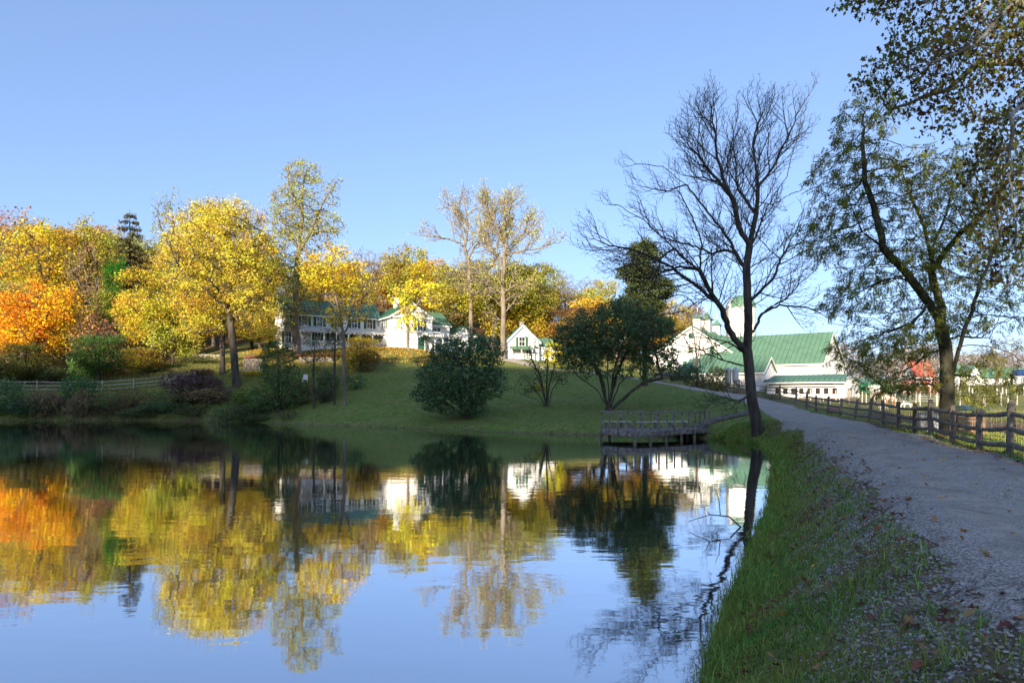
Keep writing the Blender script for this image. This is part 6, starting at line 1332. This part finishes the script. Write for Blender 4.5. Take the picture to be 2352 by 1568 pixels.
x, y = scatter(300000, -1, 14, 2.2, 22, rng, lambda x, y: dbank(x, y) * (wob(x, y, 0.6, 8) > 0.2)); n = len(x); C = np.stack([x, y, H(x, y)+rng.uniform(0.005, 0.035, n)], 1); a = unit(np.stack([rng.normal(0, 1, n), rng.normal(0, 1, n), rng.normal(0, .35, n)], 1)); b = unit(np.cross(a, unit(rng.normal(0, .35, (n, 3)) + np.array([0, 0, 1.])))); sc = rng.uniform(0.008, 0.022, (n, 1)); V, Fc = quads(C, a*sc, b*sc*0.7)
ob = link('clover', mesh_np('clover', V, [Fc], [GRASS], rnd=rng.uniform(0, 1, n))); ob.color = (0.12, 0.22, 0.05, 1); tag(ob, 'low clover and small weeds between the grass blades', 'weeds', None, 'stuff')
x, y = scatter(200000, -1, 16, 2.2, 40, rng, lambda x, y: view(x, y) * (np.abs(pond_dist(x, y)-0.12) < 0.3) * (0.5+0.5*wob(x, y, 0.5, 3)) * np.clip(9/np.maximum(y, 1), 0.15, 1))
blades('edge_grass', x, y, rng.uniform(0.08, 0.24, len(x)), rng.uniform(0.004, 0.008, len(x))*(1+y/12), rng, 'longer fresh green grass hanging over the water edge', (0.36, 0.46, 0.11), 1.0)
# a few long arching blades in tufts
tx, ty = scatter(260, 1, 9, 3, 16, rng, lambda x, y: view(x, y) & (pond_dist(x, y) > 0.2) & (road_dist(x, y) > 1.9)); k = 26
xx = np.repeat(tx, k) + rng.normal(0, 0.035, len(tx)*k); yy = np.repeat(ty, k) + rng.normal(0, 0.035, len(tx)*k)
blades('tuft_grass', xx, yy, rng.uniform(0.10, 0.30, len(xx)), rng.uniform(0.004, 0.008, len(xx)), rng, 'long arching tufts of pale grass among the gravel', (0.28, 0.36, 0.10), 1.5)
# lawn across the pond and pasture on the right
def dlawn(x, y): return view(x, y) & (pond_dist(x, y) > 0.05) & (road_dist(x, y) > 1.8)
x, y = scatter(150000, -40, 26, 44, 100, rng, lambda x, y: dlawn(x, y) * (x < 22) * (0.6+0.4*wob(x, y, 3, 2)))
blades('lawn_grass', x, y, rng.uniform(0.04, 0.12, len(x)) * (1+1.8*np.exp(-pond_dist(x, y)/0.8)), rng.uniform(0.02, 0.05, len(x)), rng, 'mown lawn sloping down to the far side of the pond', (0.19, 0.25, 0.05), 0.8)
x, y = scatter(170000, 12, 50, 12, 62, rng, lambda x, y: view(x, y) * (road_dist(x, y) > 2.1) * (x > 9.0+y*0.25) * np.clip(20/y, 0.2, 1) * (1-0.9*sst(1.4-np.hypot((x-31)/9, (y-47)/12))) * (1-0.9*sst(1.3-np.hypot((x-34)/8, (y-31)/9))))
blades('pasture_grass', x, y, rng.uniform(0.04, 0.13, len(x)), rng.uniform(0.01, 0.035, len(x)), rng, 'sunny grass of the pasture behind the road fence', (0.38, 0.40, 0.07), 0.8)
x, y = scatter(60000, -85, -20, 76, 100, rng, lambda x, y: view(x, y) & (pond_dist(x, y) > 0))
blades('rough_grass', x, y, rng.uniform(0.12, 0.36, len(x)), rng.uniform(0.03, 0.07, len(x)), rng, 'rough weedy grass along the far left bank', (0.26, 0.25, 0.08), 0.7)
# crushed stones: low angular pebbles
def stones(name, x, y, s, rng, label, m):
    n = len(x); z = H(x, y); base = np.array([(-1, -.6, -.3), (.9, -.8, -.3), (1, .7, -.3), (-.8, .9, -.3), (-.55, -.45, .55), (.6, -.35, .7), (.45, .5, .5), (-.6, .4, .65)]) * 0.5
    Vv = base[None] * (1+rng.normal(0, .18, (n, 8, 3))) * s[:, None, None] * np.stack([rng.uniform(.8, 1.3, n), rng.uniform(.6, 1.0, n), rng.uniform(.45, .8, n)], 1)[:, None]
    a = rng.uniform(0, 6.28, n); c, sn = np.cos(a)[:, None], np.sin(a)[:, None]; X = Vv[:, :, 0]*c - Vv[:, :, 1]*sn; Y = Vv[:, :, 0]*sn + Vv[:, :, 1]*c
    on = (road_dist(x, y) < 1.85) * 0.03
    V = np.stack([X + x[:, None], Y + y[:, None], Vv[:, :, 2] + (z+on)[:, None] + (s*0.12)[:, None]], 2).reshape(-1, 3); o_ = np.arange(n)[:, None]*8
    Fq = [o_ + np.array([f]) for f in [(4, 5, 6, 7), (0, 1, 5, 4), (1, 2, 6, 5), (2, 3, 7, 6), (3, 0, 4, 7)]]
    rn = np.tile(rng.uniform(0, 1, n), 5); return tag(link(name, mesh_np(name, V, Fq, [m], rnd=rn)), label, 'gravel', None, 'stuff')
def stone_mat():
    m = bpy.data.materials.new("crushed_stone"); m.use_nodes = True; t = m.node_tree; b = t.nodes["Principled BSDF"]; b.inputs["Roughness"].default_value = 0.85; at = t.nodes.new("ShaderNodeAttribute"); at.attribute_name = "rnd"
    r = t.nodes.new("ShaderNodeValToRGB"); e = r.color_ramp.elements; e[0].color = (0.13, 0.115, 0.11, 1); e[1].color = (0.55, 0.50, 0.47, 1); q = e.new(0.5); q.color = (0.30, 0.26, 0.24, 1); t.links.new(at.outputs["Fac"], r.inputs[0]); t.links.new(r.outputs[0], b.inputs["Base Color"]); return m
SM = stone_mat()
def dst(x, y):
    rd = road_dist(x, y); pd = pond_dist(x, y); edge = np.exp(-((rd-2.35)/0.55)**2); patch = sst((wob(x, y, 0.8, 9) + 0.5*wob(x, y, 0.25, 4) - 0.3)*3) * np.exp(-np.maximum(rd-2.2, 0)/1.3)
    return view(x, y) * (pd > 0.5) * np.clip(edge*(0.35+0.65*sst(wob(x, y, 0.6, 2)*1.5+0.6)) + patch*0.9 + 0.16*(rd < 1.9), 0, 1) * np.clip(9/np.maximum(y, 1), 0.10, 1) * (x < 2.5 + road_dist(x, y)*0 + y*0.75)
x, y = scatter(650000, 0.5, 16, 2.4, 30, rng, dst); rd = road_dist(x, y)
s = rng.uniform(0.010, 0.036, len(x)) * np.where(rd < 1.8, 0.55, 1.0) * (1+y/40)
stones('gravel_stones', x, y, s, rng, 'loose grey crushed stones along the road shoulder', SM)
# fallen leaves
LM = leaf_mat("leaf_fallen", 0.1, 3.0, 0.06, 1.2)
def fallen(name, x, y, size, color, label, lift):
    """curled lobed leaves lying nearly flat"""
    n = len(x); z = H(x, y) + lift; a = rng.uniform(0, 6.28, n); s = rng.uniform(0.6, 1.25, n) * size / 2; cu = rng.uniform(0.05, 0.7, n); tl = rng.normal(0, 0.35, (n, 2))
    out = np.array([(-1.0, 0), (-0.75, 0.62), (-0.1, 0.42), (0.1, 1.0), (0.45, 0.35), (1.15, 0), (0.45, -0.35), (0.1, -1.0), (-0.1, -0.42), (-0.75, -0.62)])
    p = out[None] * s[:, None, None]; c, sn = np.cos(a)[:, None], np.sin(a)[:, None]; X = p[:, :, 0]*c - p[:, :, 1]*sn; Y = p[:, :, 0]*sn + p[:, :, 1]*c
    Z = cu[:, None] * np.abs(out[None, :, 1])**1.5 * s[:, None] + X*tl[:, :1] + Y*tl[:, 1:]
    V = np.stack([X + x[:, None], Y + y[:, None], Z + z[:, None]], 2).reshape(-1, 3); o = np.arange(n)[:, None]*10; rn = rng.uniform(0, 1, n)
    ob = link(name, mesh_np(name, V, [o + np.array([[0, 1, 2, 3, 4, 5]]), o + np.array([[0, 5, 6, 7, 8, 9]])], [LM], rnd=np.concatenate([rn, rn]))); ob.color = (*color, 1); return tag(ob, label, 'leaves', None, 'stuff')
dl = lambda x, y: view(x, y) * (pond_dist(x, y) > 0.1) * np.clip(0.25 + 0.9*wob(x, y, 0.9, 12), 0.03, 1) * (road_dist(x, y) > 1.4)
x, y = scatter(15000, 0.5, 14, 2.5, 26, rng, dl); fallen('fallen_leaves', x, y, 0.08, (0.24, 0.115, 0.065), 'dark red brown fallen leaves scattered on the grassy bank', rng.uniform(0.02, 0.07, len(x)))
x, y = scatter(500, 0.5, 14, 2.5, 26, rng, lambda x, y: view(x, y) & (pond_dist(x, y) > 0.1)); fallen('yellow_leaves', x, y, 0.07, (0.62, 0.30, 0.04), 'few yellow fallen leaves on the gravel and grass', 0.05)
x, y = scatter(5000, 10, 18, 14, 34, rng, lambda x, y: np.abs(road_dist(x, y)-2.35) < 0.28); fallen('fence_leaves', x, y, 0.11, (0.22, 0.07, 0.03), 'drift of brown leaves along the foot of the road fence', 0.03)
x, y = scatter(9000, -40, 0, 92, 108, rng, lambda x, y: x < -8); fallen('lawn_leaves', x, y, 0.22, (0.62, 0.32, 0.05), 'orange fallen leaves on the sunny slope below the farmhouse', 0.03)
# fallen branch standing in the water by the bank
bx, by = 5.0, 15.4
rb = empty('fallen_branch', (bx, by, 0), 0, 'dead branch sticking out of the water beside the bank', 'branch')
M = MB(); M.tube([(0.3, 0.1, -0.1), (-0.1, 0, 0.25), (-0.55, -0.05, 0.3), (-1.0, 0.1, 0.12)], [0.02, 0.016, 0.012, 0.006], 5)
M.tube([(-0.3, 0, 0.28), (-0.3, 0.1, 0.62), (-0.38, 0.15, 0.85)], [0.012, 0.009, 0.004], 5); M.tube([(-0.55, -0.05, 0.3), (-0.75, -0.3, 0.5)], [0.010, 0.004], 5); M.build('twigs', BARK, rb)
